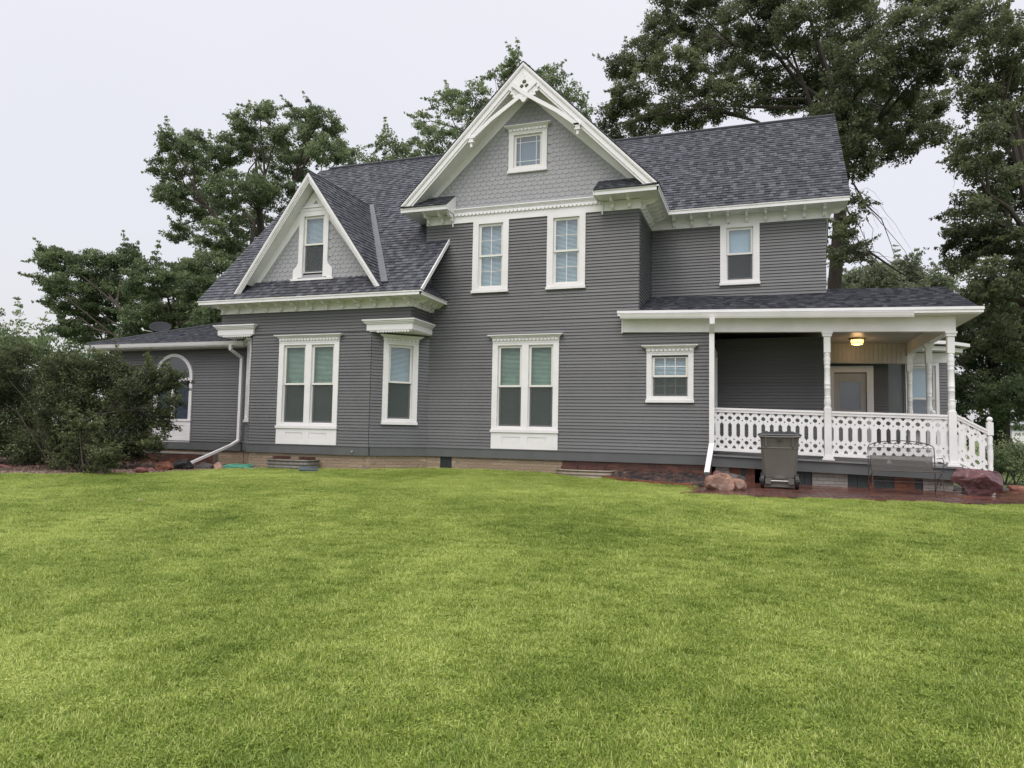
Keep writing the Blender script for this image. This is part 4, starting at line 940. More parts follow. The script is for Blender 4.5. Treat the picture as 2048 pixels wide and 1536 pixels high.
rock('boulder', 'rounded black stone in the gravel bed', (-12.55, 13.1, .56), (.25, .2, .17), BLACK, 51, cuts=5, group='garden stones')

# ------------------------------------------------------------------ gravel and mulch bed
BEDP = [(-11.2, 14.15), (-11.55, 13.7), (-11.9, 12.6), (-12.35, 11.5), (-13.2, 10.6), (-15.0, 9.9), (-18, 9.5), (-24, 9.6), (-24, 15.4), (-12.9, 15.4), (-11.9, 14.4), (-11.2, 14.4)]
def inside(x, y, P):
    x = np.asarray(x); y = np.asarray(y); c = np.zeros(x.shape, bool); j = len(P)-1
    for i in range(len(P)):
        xi, yi = P[i]; xj, yj = P[j]
        c ^= ((yi > y) != (yj > y)) & (x < (xj-xi)*(y-yi)/(yj-yi+1e-12)+xi); j = i
    return c
X, Y = np.meshgrid(np.arange(-24, -11, .25), np.arange(9.4, 15.5, .25)); 
V = []; Fq = []
mb = MB(); top = [(x, y, g1(x, y)+.02) for x, y in BEDP]; nb_ = len(top)
mb.v = top+[(x, y, z-.1) for x, y, z in top]; mb.f = [tuple(range(nb_)), tuple(range(2*nb_-1, nb_-1, -1))]+[(i, i+nb_, (i+1) % nb_+nb_, (i+1) % nb_) for i in range(nb_)]
tag(mb.build('mulch_bed', MULCH), kind='structure')
def pebbles(name, label, P, count, smin, smax, mats, zoff=.02, seed=1, dens=None):
    rr = np.random.default_rng(seed); xs = [p[0] for p in P]; ys = [p[1] for p in P]
    x = rr.uniform(min(xs), max(xs), count*4); y = rr.uniform(min(ys), max(ys), count*4); ok = inside(x, y, P)
    if dens is not None: ok &= rr.uniform(0, 1, len(x)) < dens(x, y)
    x = x[ok][:count]; y = y[ok][:count]; n_ = len(x)
    O = np.array([(1, 0, 0), (-1, 0, 0), (0, 1, 0), (0, -1, 0), (0, 0, 1), (0, 0, -1)], float); T = np.array([(0, 2, 4), (2, 1, 4), (1, 3, 4), (3, 0, 4), (2, 0, 5), (1, 2, 5), (3, 1, 5), (0, 3, 5)])
    s = rr.uniform(smin, smax, (n_, 1, 1))*rr.uniform(.5, 1.3, (n_, 1, 3)); a = rr.uniform(0, 6.28, n_)
    V = O[None]*s; c, s_ = np.cos(a)[:, None], np.sin(a)[:, None]; V = np.stack([V[..., 0]*c-V[..., 1]*s_, V[..., 0]*s_+V[..., 1]*c, V[..., 2]], -1)
    V += np.stack([x, y, gz(x, y)+zoff], -1)[:, None]; Fc = (T[None]+6*np.arange(n_)[:, None, None]).reshape(-1, 3)
    me = np_mesh(name, V.reshape(-1, 3), Fc, tone=np.repeat(rr.uniform(0, 1, n_), 6)); return tag(link(name, me, mats), label=label, cat='gravel', kind='stuff')
GRAV = mat('gravel_stones', (.3, .2, .15), .5, .25, 30, tone=((.09, .055, .045), (.34, .25, .19)))
CHIP = mat('bark_chips', (.1, .06, .04), .6, .3, 30, tone=((.05, .03, .024), (.16, .085, .055)))
pebbles('gravel', 'brown and tan river gravel along the lawn edge of the bed', [(-11.2, 14.15), (-11.6, 13.7), (-11.95, 12.6), (-12.4, 11.5), (-13.2, 10.6), (-15, 9.9), (-17, 9.8), (-15, 10.6), (-13.4, 11.6), (-13.1, 13), (-12.6, 14.6), (-11.9, 14.4), (-11.2, 14.4)], 5200, .012, .035, GRAV)
pebbles('bark_mulch', 'dark wet bark chips covering the rest of the bed', BEDP, 6000, .015, .05, CHIP, seed=4)

# ------------------------------------------------------------------ low brick wall, hose, window wells, edging, splash block
lw = empty('low_brick_wall', label='low dark red brick garden wall in front of the sunroom', cat='garden wall')
bricks(Fr(0, 14.9), -17.6, -13.35, .36, .74, 'red', .21, .07, parent=lw, thing=lw, n=0, depth_core=.2)
MB(Fr(0, 14.9)).box(-17.6, -13.35, -.2, .01, .742, .78).build('coping', mat('concrete_coping', (.3, .28, .25), .6, .2, 12), lw)
hp = []
for j, (rx, ry, dx, dy, dz) in enumerate(((.42, .34, 0, 0, 0), (.38, .3, .05, .03, .025), (.44, .36, -.03, .02, .04), (.33, .27, .04, -.02, .06))):
    for i in range(22):
        t = 2*math.pi*i/22+j*.4; x, y = -11.85+dx+rx*math.cos(t)*.75, 14.05+dy+ry*math.sin(t)*1.2; hp.append((x, y, g1(x, y)+.05+dz+.01*math.sin(3*t)))
hp += [(-11.6, 13.9, .53), (-11.35, 14.0, .5), (-11.2, 14.25, .5)]
tag(MB().tube([(-12.4, 13.85, .5), (-12.3, 13.95, .52)]+hp, .0125, 6).build('garden_hose', HOSE, smooth=True), label='pale green garden hose coiled on the gravel', cat='hose')
def well(xc, y0, w, d, z1, label, m_=CORR, boards=()):
    ww = empty('window_well', label=label, cat='window well', group='window wells along the foundation'); mb = MB(); n_ = 26
    zs_ = [.36+i*(z1-.36)/9 for i in range(10)]
    for i in range(n_):
        t0, t1 = math.pi*i/n_, math.pi*(i+1)/n_
        sx = lambda t: math.copysign(abs(math.cos(t))**.55, math.cos(t)); sy = lambda t: abs(math.sin(t))**.55
        for j in range(9):
            o0 = .012*(j % 2); o1 = .012*((j+1) % 2)
            P = [(xc+(w+o)*sx(t), y0-(d+o)*sy(t), z) for t, o, z in ((t0, o0, zs_[j]), (t1, o0, zs_[j]), (t1, o1, zs_[j+1]), (t0, o1, zs_[j+1]))]
            b0 = len(mb.v); mb.v += P; mb.f.append((b0, b0+1, b0+2, b0+3)); P2 = [(xc+(p[0]-xc)*.985, y0+(p[1]-y0)*.985, p[2]) for p in P]
            mb.v += P2; mb.f.append((b0+7, b0+6, b0+5, b0+4))
    mb.build('corrugated_wall', m_, ww)
    sx = lambda t: math.copysign(abs(math.cos(t))**.55, math.cos(t)); sy = lambda t: abs(math.sin(t))**.55
    MB().tube([(xc+(w+.01)*sx(math.pi*i/n_), y0-(d+.01)*sy(math.pi*i/n_), z1+.005) for i in range(n_+1)], .018, 6).build('rim', m_, ww)
    cg_ = screenmat('well_cover_plastic', (.12, .13, .13), .55)
    MB().prism([(xc+(w-.01)*sx(math.pi*i/n_), y0-(d-.01)*sy(math.pi*i/n_)) for i in range(n_+1)], z1-.012, z1-.004, 'z').build('cover', cg_, ww)
    for i, (bx, by, ln, ang) in enumerate(boards):
        o = MB(Fr(bx, by, ang)).box(-ln/2, ln/2, -.055, .055, z1+.022, z1+.085).build('loose_brick', BRICKR[1]); tag(o, label=('dark red brick lying %s on the %s window well cover' % (('leftmost', 'second from left', 'third from left', 'rightmost')[i] if len(boards) == 4 else ('at the left end', 'in the middle', 'at the right end')[i], 'left' if xc < -8 else 'right')), cat='brick', group='bricks weighing down the well covers')
well(-10.45, 14.46, .62, .5, .72, 'corrugated steel window well below the dormered wing', boards=((-10.83, 14.25, .24, 1.1), (-10.62, 14.22, .24, 1.2), (-10.1, 14.25, .24, 1.1), (-9.92, 14.2, .24, 1.15)))
well(-3.6, 15.46, .66, .5, .68, 'tan rimmed window well right of the paired windows', mat('tan_well', (.3, .25, .2), .5, .15, metallic=.2), boards=((-3.95, 15.2, .36, 0), (-3.62, 15.25, .12, .1), (-3.3, 15.22, .26, 0)))
tag(MB(Fr(-9.62, 13.75, .6)).quadbox([(-.2, 0, .53), (.2, 0, .53), (.2, .32, .53), (-.2, .32, .53), (-.2, 0, .63), (.2, 0, .60), (.2, .32, .555), (-.2, .32, .565)]).build('splash_block', SPLASH), label='slate blue splash block beside the left window well', cat='splash block')
# mulch strip with brick edging
strip = [(-3.1, 15.44), (-3.1, 15.0), (-2.3, 14.35), (-1.2, 13.9), (-.95, 13.9), (-.95, 15.44)]
mb = MB(); nu, nv = 40, 14; er = [(-3.1, 15.0), (-2.7, 14.68), (-2.3, 14.38), (-1.75, 14.12), (-1.2, 13.93), (-.97, 13.93)]; frd = random.Random(4)
from mathutils import noise as mnoise
for j in range(nv+1):
    for i in range(nu+1):
        xx = -3.1+2.13*i/nu; ye = float(np.interp(xx, [p[0] for p in er], [p[1] for p in er])); yy = ye+(15.47-ye)*j/nv; q = j/nv
        mb.v.append((xx, yy, g1(xx, yy)+.03+.16*q**.7+.06*mnoise.noise(Vector((xx*3, yy*6, 0)))+.045*mnoise.noise(Vector((xx*9, yy*14, 2)))))
for j in range(nv):
    for i in range(nu): a_ = j*(nu+1)+i; mb.f.append((a_, a_+1, a_+nu+2, a_+nu+1))
tag(mb.build('mulch_strip', mat('landscape_fabric', (.022, .02, .022), .35, .4, 14, 1, 25, hue2=(.085, .05, .04))), kind='structure')
ed = empty('brick_edging', label='curved row of red bricks edging the strip by the right wall', cat='edging')
ep = [(-3.15, 15.05), (-2.75, 14.68), (-2.3, 14.33), (-1.75, 14.07), (-1.2, 13.87)]
for (x0, y0), (x1, y1) in zip(ep, ep[1:]):
    nn = 3
    for i in range(nn):
        a = i/nn; xx, yy = x0+(x1-x0)*a, y0+(y1-y0)*a; an = math.atan2(y1-y0, x1-x0); L_ = math.hypot(x1-x0, y1-y0)/nn
        M = Matrix.Translation((xx, yy, g1(xx, yy)+random.uniform(-.0, .01))) @ Matrix.Rotation(an+random.uniform(-.04, .04), 4, 'Z') @ Matrix.Diagonal((L_-.008, .9, .07, 1))
        piece('brick', 'ora%d' % random.randrange(2), M, ed, ed, 1)
edw = Fr(0, 0, 0)

# ------------------------------------------------------------------ wheeled bin
bn = empty('wheeled_bin', label='taupe wheeled rubbish bin with dark lid standing before the porch', cat='bin'); bx, by = .325, 14.42; g = .53
def ring(w, d, z, cham=.05): return [(bx-w+cham, by-d, z), (bx+w-cham, by-d, z), (bx+w, by-d+cham, z), (bx+w, by+d-cham, z), (bx+w-cham, by+d, z), (bx-w+cham, by+d, z), (bx-w, by+d-cham, z), (bx-w, by-d+cham, z)]
def loft(rings, name, m_, par, smooth=False):
    mb = MB(); 
    for r in rings: mb.v += r
    n_ = len(rings[0])
    for i in range(len(rings)-1):
        for j in range(n_): mb.f.append((i*n_+j, i*n_+(j+1) % n_, (i+1)*n_+(j+1) % n_, (i+1)*n_+j))
    mb.f.append(tuple(range(n_))[::-1]); mb.f.append(tuple((len(rings)-1)*n_+j for j in range(n_))); return mb.build(name, m_, par, smooth=smooth)
loft([ring(.27, .24, g+.06), ring(.285, .27, g+.2), ring(.29, .275, g+.21), ring(.325, .33, g+.735), ring(.333, .34, g+.75), ring(.325, .33, g+.765), ring(.335, .345, g+.93), ring(.352, .365, g+.95), ring(.352, .365, g+.985)], 'body', BIN, bn)
loft([ring(.38, .39, g+.975), ring(.385, .395, g+.99), ring(.375, .385, g+1.01), ring(.28, .3, g+1.045), ring(.26, .28, g+1.05)], 'lid', LID, bn)
mb = MB()
for i in range(6):
    for sx_ in (-1, 1): mb.box(bx-.25+i*.09, bx-.2+i*.09, by-.22+(sx_ > 0)*.2, by-.08+(sx_ > 0)*.2, g+1.045, g+1.062)
mb.build('lid_ridges', LID, bn)
MB().tube([(bx-.36, by-.42, g+.965), (bx-.2, by-.44, g+.955), (bx+.2, by-.44, g+.955), (bx+.36, by-.42, g+.965)], .016, 8).build('handle', BIN, bn)
for sg in (-1, 1):
    MB().box(bx+sg*.235-.014, bx+sg*.235+.014, by-.375, by-.33, g+.78, g+.95).build('rib', BIN, bn)
    MB().box(bx+sg*.2-.05, bx+sg*.2+.05, by-.33, by-.2, g+.09, g+.19).build('bar_socket', BIN, bn)
    wf = Fr(bx+sg*.31, by-.2, math.pi/2)
    mb = MB(); n_ = 20
    for j in range(1): mb.prism([(by-.19+.14*math.cos(2*math.pi*i/n_), g+.14+.14*math.sin(2*math.pi*i/n_)) for i in range(n_)], bx+sg*.30-.03, bx+sg*.30+.03, 'u')
    wh = mb.build('wheel', BLACK, bn); MB().prism([(by-.19+.05*math.cos(2*math.pi*i/12), g+.14+.05*math.sin(2*math.pi*i/12)) for i in range(12)], bx+sg*.34-.008, bx+sg*.34+.008, 'u').build('hub', LID, wh)
MB().box(bx-.04, bx+.04, by-.375, by-.34, g+.88, g+.95).build('latch', LID, bn)
MB().tube([(bx-.16, by-.29, g+.145), (bx+.16, by-.29, g+.145)], .012, 8).build('catch_bar', STEEL, bn)
MB().box(bx-.09, bx+.09, by-.285, by-.24, g+.19, g+.25).box(bx-.26, bx+.26, by-.26, by-.2, g+.0+.03, g+.08).build('moulded_plinth', BIN, bn)

# ------------------------------------------------------------------ garden bench
BR_ = .75
be = empty('garden_bench', label='rusty wire garden bench with arched leafy back in front of the porch', cat='bench')
b0x, b1x, byf, byb, g = 1.86, 2.93, 14.05, 14.55, .53
FBn = Fr(0, 0, 0)
def T(pts, r, nm, m_=IRON, seg=6): return MB().tube(pts, r*BR_, seg).build(nm, m_, be, smooth=True)
zt = g+.86
arch = [(b0x, byb, g), (b0x, byb-.0, g+.45), (b0x, byb+.05, zt-.06)]+[(b0x+.02+(b1x-b0x-.04)*i/12, byb+.06, zt-.02+.09*abs(math.sin(math.pi*i/12))**.6) for i in range(13)]+[(b1x, byb+.05, zt-.06), (b1x, byb, g+.45), (b1x, byb, g)]
T(arch, .011, 'back_frame')
T([(b0x+.03, byb+.045, g+.40), (b0x+.03, byb+.055, zt-.06), (b1x-.03, byb+.055, zt-.06), (b1x-.03, byb+.045, g+.40)], .007, 'inner_back_frame')
MB().quadbox([(b0x+.03, byb+.03, g+.42), (b1x-.03, byb+.03, g+.42), (b1x-.03, byb+.036, g+.42), (b0x+.03, byb+.036, g+.42), (b0x+.03, byb+.05, zt-.06), (b1x-.03, byb+.05, zt-.06), (b1x-.03, byb+.054, zt-.06), (b0x+.03, byb+.054, zt-.06)]).build('mesh_back', BMESH if False else screenmat('fine_wire_mesh', (.12, .11, .10), .12), be)
MB().box(b0x, b1x, byf, byb, g+.40, g+.406).build('mesh_seat', BMESH, be); 
MB().quadbox([(b0x+.03, byb+.02, g+.41), (b1x-.03, byb+.02, g+.41), (b1x-.03, byb+.026, g+.41), (b0x+.03, byb+.026, g+.41), (b0x+.03, byb+.035, g+.66), (b1x-.03, byb+.035, g+.66), (b1x-.03, byb+.041, g+.66), (b0x+.03, byb+.041, g+.66)]).build('lower_back_mesh', screenmat('dense_wire_mesh', (.13, .12, .11), .55), be)
T([(b0x, byf, g+.40), (b1x, byf, g+.40), (b1x, byb, g+.40), (b0x, byb, g+.40), (b0x, byf, g+.40)], .010, 'seat_frame')
for x, dx in ((b0x, -.03), (b1x, .03)):
    T([(x, byf, g+.40), (x+dx*.3, byf-.03, g+.2), (x+dx, byf-.06, g)], .009, 'leg'); 
    T([(x+dx, byb, g+.62), (x+dx, byf+.1, g+.64), (x+dx, byf-.02, g+.60), (x+dx, byf-.02, g+.52), (x+dx*.5, byf, g+.40)], .009, 'armrest')
    T([(x+dx*.3, byf-.02, g+.22), (x, (byf+byb)/2, g+.12), (x, byb, g+.2)], .007, 'stretcher'); T([(x, byf, g+.38), (x, (byf+byb)/2, g+.27), (x, byb, g+.02)], .007, 'scroll_brace')
T([(b0x, byb-.02, g+.25), (b1x, byb-.02, g+.25)], .008, 'stretcher'); T([(b0x, byf-.02, g+.22), (b1x, byf-.02, g+.22)], .006, 'stretcher')
for sg in (-1, 1):
    cxm = (b0x+b1x)/2
    T([(cxm+sg*.02, byb+.055, zt-.04), (cxm+sg*.15, byb+.055, zt+.03), (cxm+sg*.3, byb+.055, zt+.0), (cxm+sg*.45, byb+.055, zt-.04)], .005, 'vine')
    for i in range(5):
        x = cxm+sg*(.08+i*.085); z = zt+.02-.0*i-(.02 if i > 3 else 0); a = random.uniform(-.8, .8); dx, dz = .035*math.cos(a), .035*math.sin(a); 
        MB().prism([(x-dx, z-dz), (x+dz*.4, z-dx*.4), (x+dx, z+dz), (x-dz*.4, z+dx*.4)], byb+.05, byb+.056).build('leaf', IRON, be)

# ------------------------------------------------------------------ satellite dish
sdz = empty('satellite_dish', label='dark grey satellite dish on the sunroom roof', cat='satellite dish')
dc = Vector((-17.55, 17.1, 4.45)); dn = Vector((.42, -.5, .76)).normalized(); da = dn.orthogonal().normalized(); da = Vector((.75, .66, 0)); da = (da-dn*da.dot(dn)).normalized(); db = dn.cross(da)
mb = MB(); n_ = 24; rings_ = 5
for i in range(rings_+1):
    q = i/rings_
    for j in range(n_):
        t = 2*math.pi*j/n_; p = dc+da*(.32*q*math.cos(t))+db*(.29*q*math.sin(t))+dn*(.08*q*q); mb.v.append(tuple(p))
for i in range(rings_):
    for j in range(n_): mb.f.append((i*n_+j, i*n_+(j+1) % n_, (i+1)*n_+(j+1) % n_, (i+1)*n_+j))
DG = mat('dish_grey', (.03, .032, .038), .75, .1, spec=.25)
o = mb.build('reflector', DG, sdz, smooth=True); md = o.modifiers.new('thick', 'SOLIDIFY'); md.thickness = .015
MB().tube([tuple(dc-dn*.02), tuple(dc-dn*.12), (-17.4, 17.3, 4.3)], .025, 8).build('mast', DG, sdz)
MB().tube([tuple(dc+Vector((-.2, -.1, -.1))), tuple(dc+Vector((-.42, -.25, -.06)))], .014, 6).build('feed_arm', STEEL, sdz)
MB().tube([tuple(dc+Vector((-.40, -.25, -.08))), tuple(dc+Vector((-.46, -.27, .0)))], .03, 8).build('receiver', STEEL, sdz)

# ------------------------------------------------------------------ trees and shrubs
def unitv(n_, rr): v = rr.normal(size=(n_, 3)); return v/np.linalg.norm(v, axis=1, keepdims=True)
def leaf_mesh(name, C, size, rr, tone, droop=.3, aspect=.45):
    """C: N x 3 leaf positions; one folded leaf-shaped quad each"""
    n_ = len(C); d = unitv(n_, rr); d[:, 2] -= droop; d /= np.linalg.norm(d, axis=1, keepdims=True)
    q = unitv(n_, rr); q[:, 2] *= .6; s = np.cross(d, q); s /= np.linalg.norm(s, axis=1, keepdims=True)+1e-9
    L_ = size*rr.uniform(.6, 1.3, (n_, 1)); nrm = np.cross(d, s)
    V = np.stack([C-d*L_*.5, C+s*L_*aspect*.5+nrm*L_*.06, C+d*L_*.5, C-s*L_*aspect*.5+nrm*L_*.06], 1).reshape(-1, 3)
    Fc = np.arange(4*n_).reshape(-1, 4); return np_mesh(name, V, Fc, tone=np.repeat(np.clip(tone, 0, 1), 4))
def tree(name, label, cat, base, tr, blobs, nclus, nleaf, lsize, m_leaf, seed, group=None, fork=.35, clr=.42, bark=BARK, stems=1, droop=.3, bare=(), lean=None, sub=5, shell=.45, tonebias=0, spread=.93, flat=.6, sprays=4):
    rr = np.random.default_rng(seed); rd = random.Random(seed)
    T_ = empty(name, base, label=label, cat=cat, group=group); T_.location = (0, 0, 0)
    base = Vector(base); bl = [(Vector(b[:3]), b[3]) for b in blobs]; topz = max(b[0].z for b in bl); cen = sum((b[0] for b in bl), Vector())/len(bl)
    forkp = base+Vector(((cen.x-base.x)*.25, (cen.y-base.y)*.25, (topz-base.z)*fork)) if lean is None else Vector(lean)
    mbt = MB(); 
    if stems == 1:
        pts = [base+Vector((0, 0, -.2)), base+Vector((0, 0, .3)), base.lerp(forkp, .5)+Vector((rd.uniform(-.1, .1), 0, 0)), forkp]
        mbt.tube([tuple(p) for p in pts], [tr*1.4, tr*1.08, tr*.95, tr*.8], 12)
        lead = forkp.lerp(Vector((cen.x, cen.y, topz)), .75); mbt.tube([tuple(forkp), tuple(forkp.lerp(lead, .5)+Vector((rd.uniform(-.3, .3), rd.uniform(-.3, .3), 0))), tuple(lead)], [tr*.78, tr*.5, tr*.12], 8)
    C = []; Tn = []
    # main limbs: blobs gathered round a few seeds, one limb each, then branches from the limb to every blob
    nl = max(2, min(9, len(bl)//4)); pick = [bl[i][0] for i in range(0, len(bl), max(1, len(bl)//nl))][:nl]
    for _ in range(6):
        gr = [[] for _ in pick]
        for bc, br in bl: gr[min(range(len(pick)), key=lambda i: (pick[i]-bc).length)].append((bc, br))
        pick = [sum((b_[0] for b_ in g_), Vector())/len(g_) if g_ else pick[i] for i, g_ in enumerate(gr)]
    limbs = {}
    if stems == 1:
        for gi_, (pc, g_) in enumerate(zip(pick, gr)):
            if not g_: continue
            q = min(max((pc.z-forkp.z)/max(topz-forkp.z, .1)*.5, 0), .6); s0 = forkp.lerp(lead, q)-Vector((0, 0, rd.uniform(0, .8))); e0 = s0.lerp(pc, .8)
            Ld = (e0-s0).length; pts = [s0]; 
            for t_ in (.25, .5, .75): pts.append(s0.lerp(e0, t_)+Vector((rd.uniform(-1, 1), rd.uniform(-1, 1), rd.uniform(-.3, 1.2)))*Ld*.07)
            pts.append(e0); rr_ = max(tr*min(.46, .16+.04*len(g_)), .05); mbt.tube([tuple(p) for p in pts], [rr_, rr_*.8, rr_*.66, rr_*.52, rr_*.36], 7, caps=False); limbs[gi_] = (pts, rr_)
    for bc, br in bl:
        if stems == 1:
            gi_ = min(range(len(pick)), key=lambda i: (pick[i]-bc).length); lp, lr = limbs[gi_]; st_ = lp[rd.choice((2, 3, 4))]; r0 = lr*.4
        else: st_ = base+Vector((rd.uniform(-.3, .3), rd.uniform(-.3, .3), -.05)); r0 = tr*rd.uniform(.6, 1)
        dv = bc-st_; mid = st_.lerp(bc, .5)+Vector((rd.uniform(-.1, .1)*dv.length, rd.uniform(-.1, .1)*dv.length, (.06 if stems == 1 else .12)*dv.length)); mid2 = st_.lerp(bc, .8)+Vector((rd.uniform(-.06, .06)*dv.length, rd.uniform(-.06, .06)*dv.length, .05*dv.length))
        mbt.tube([tuple(st_), tuple(mid), tuple(mid2), tuple(bc)], [r0, r0*.68, r0*.45, r0*.25], 6, caps=False)
        kk = max(3, int(nclus*br*br)); 
        dirs = unitv(kk, rr); rad = rr.uniform(shell, 1, kk)**.7*br*spread; cc = np.array(bc)+dirs*rad[:, None]*np.array([1, 1, .82])
        for i in range(0, kk, max(1, kk//sub)):
            e_ = Vector(cc[i]); s_ = mid2.lerp(bc, rd.random()); mq = s_.lerp(e_, .5)+Vector((rd.uniform(-.1, .1), rd.uniform(-.1, .1), rd.uniform(0, .15)))*br
            mbt.tube([tuple(s_), tuple(mq), tuple(e_)], [r0*.25, r0*.15, .008], 4, caps=False)
        csz = clr*rr.uniform(.6, 1.25, kk)
        for _s in range(sprays):      # loose shoots past the outline of each leaf mass
            sd_ = unitv(1, rr)[0]; sd_[2] = sd_[2]*.8+.15; q1 = np.array(bc)+sd_*br*.9
            for w_, f_ in ((.62, 0.), (.5, .55), (.36, 1.05), (.24, 1.5)):
                cc = np.concatenate([cc, [q1+sd_*clr*f_*1.3+rr.normal(size=3)*.06*clr]]); csz = np.append(csz, clr*w_)
            mbt.tube([tuple(bc), tuple(q1), tuple(q1+sd_*clr*2.0)], [r0*.2, r0*.1, .004], 4, caps=False)
        for ci_, c_ in enumerate(cc):
            cr_ = csz[ci_]; n_ = max(4, int(nleaf*rr.uniform(.6, 1.3)*(min(1, (cr_/clr)**1.6*1.3)))); o = unitv(n_, rr)*(rr.uniform(0, 1, (n_, 1))**.45)*np.array([1, 1, flat])*cr_
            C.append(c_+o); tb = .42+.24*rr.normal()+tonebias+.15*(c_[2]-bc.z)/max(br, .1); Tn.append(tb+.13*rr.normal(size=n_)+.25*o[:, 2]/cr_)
    for pth, r_0 in bare: mbt.tube(pth, [r_0*(1-.85*i/(len(pth)-1)) for i in range(len(pth))], 5, caps=False)
    mbt.build('trunk' if stems == 1 else 'stems', bark, T_, smooth=True)
    C = np.concatenate(C); Tn = np.concatenate(Tn); ok = C[:, 2] > base.z+.05; C = C[ok]; Tn = Tn[ok]
    me = leaf_mesh('crown', C, lsize, rr, Tn, droop); o = link('crown', me, m_leaf, T_); return T_, len(C)
LF_OAK = leafmat('oak_leaves', (.062, .08, .044), (.255, .295, .145), trans=.45)
LF_WAL = leafmat('walnut_leaves', (.09, .125, .068), (.31, .385, .19), trans=.45)
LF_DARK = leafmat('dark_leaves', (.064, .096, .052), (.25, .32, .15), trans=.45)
LF_PALE = leafmat('pale_leaves', (.10, .135, .055), (.25, .30, .13))  # light green, paled further so the colour carries distance haze
LF_FAR = leafmat('hazed_far_leaves', (.11, .14, .085), (.27, .31, .19))  # haze of distance mixed into the leaf colour
LF_BUSH = leafmat('bush_leaves', (.026, .036, .018), (.16, .19, .08))

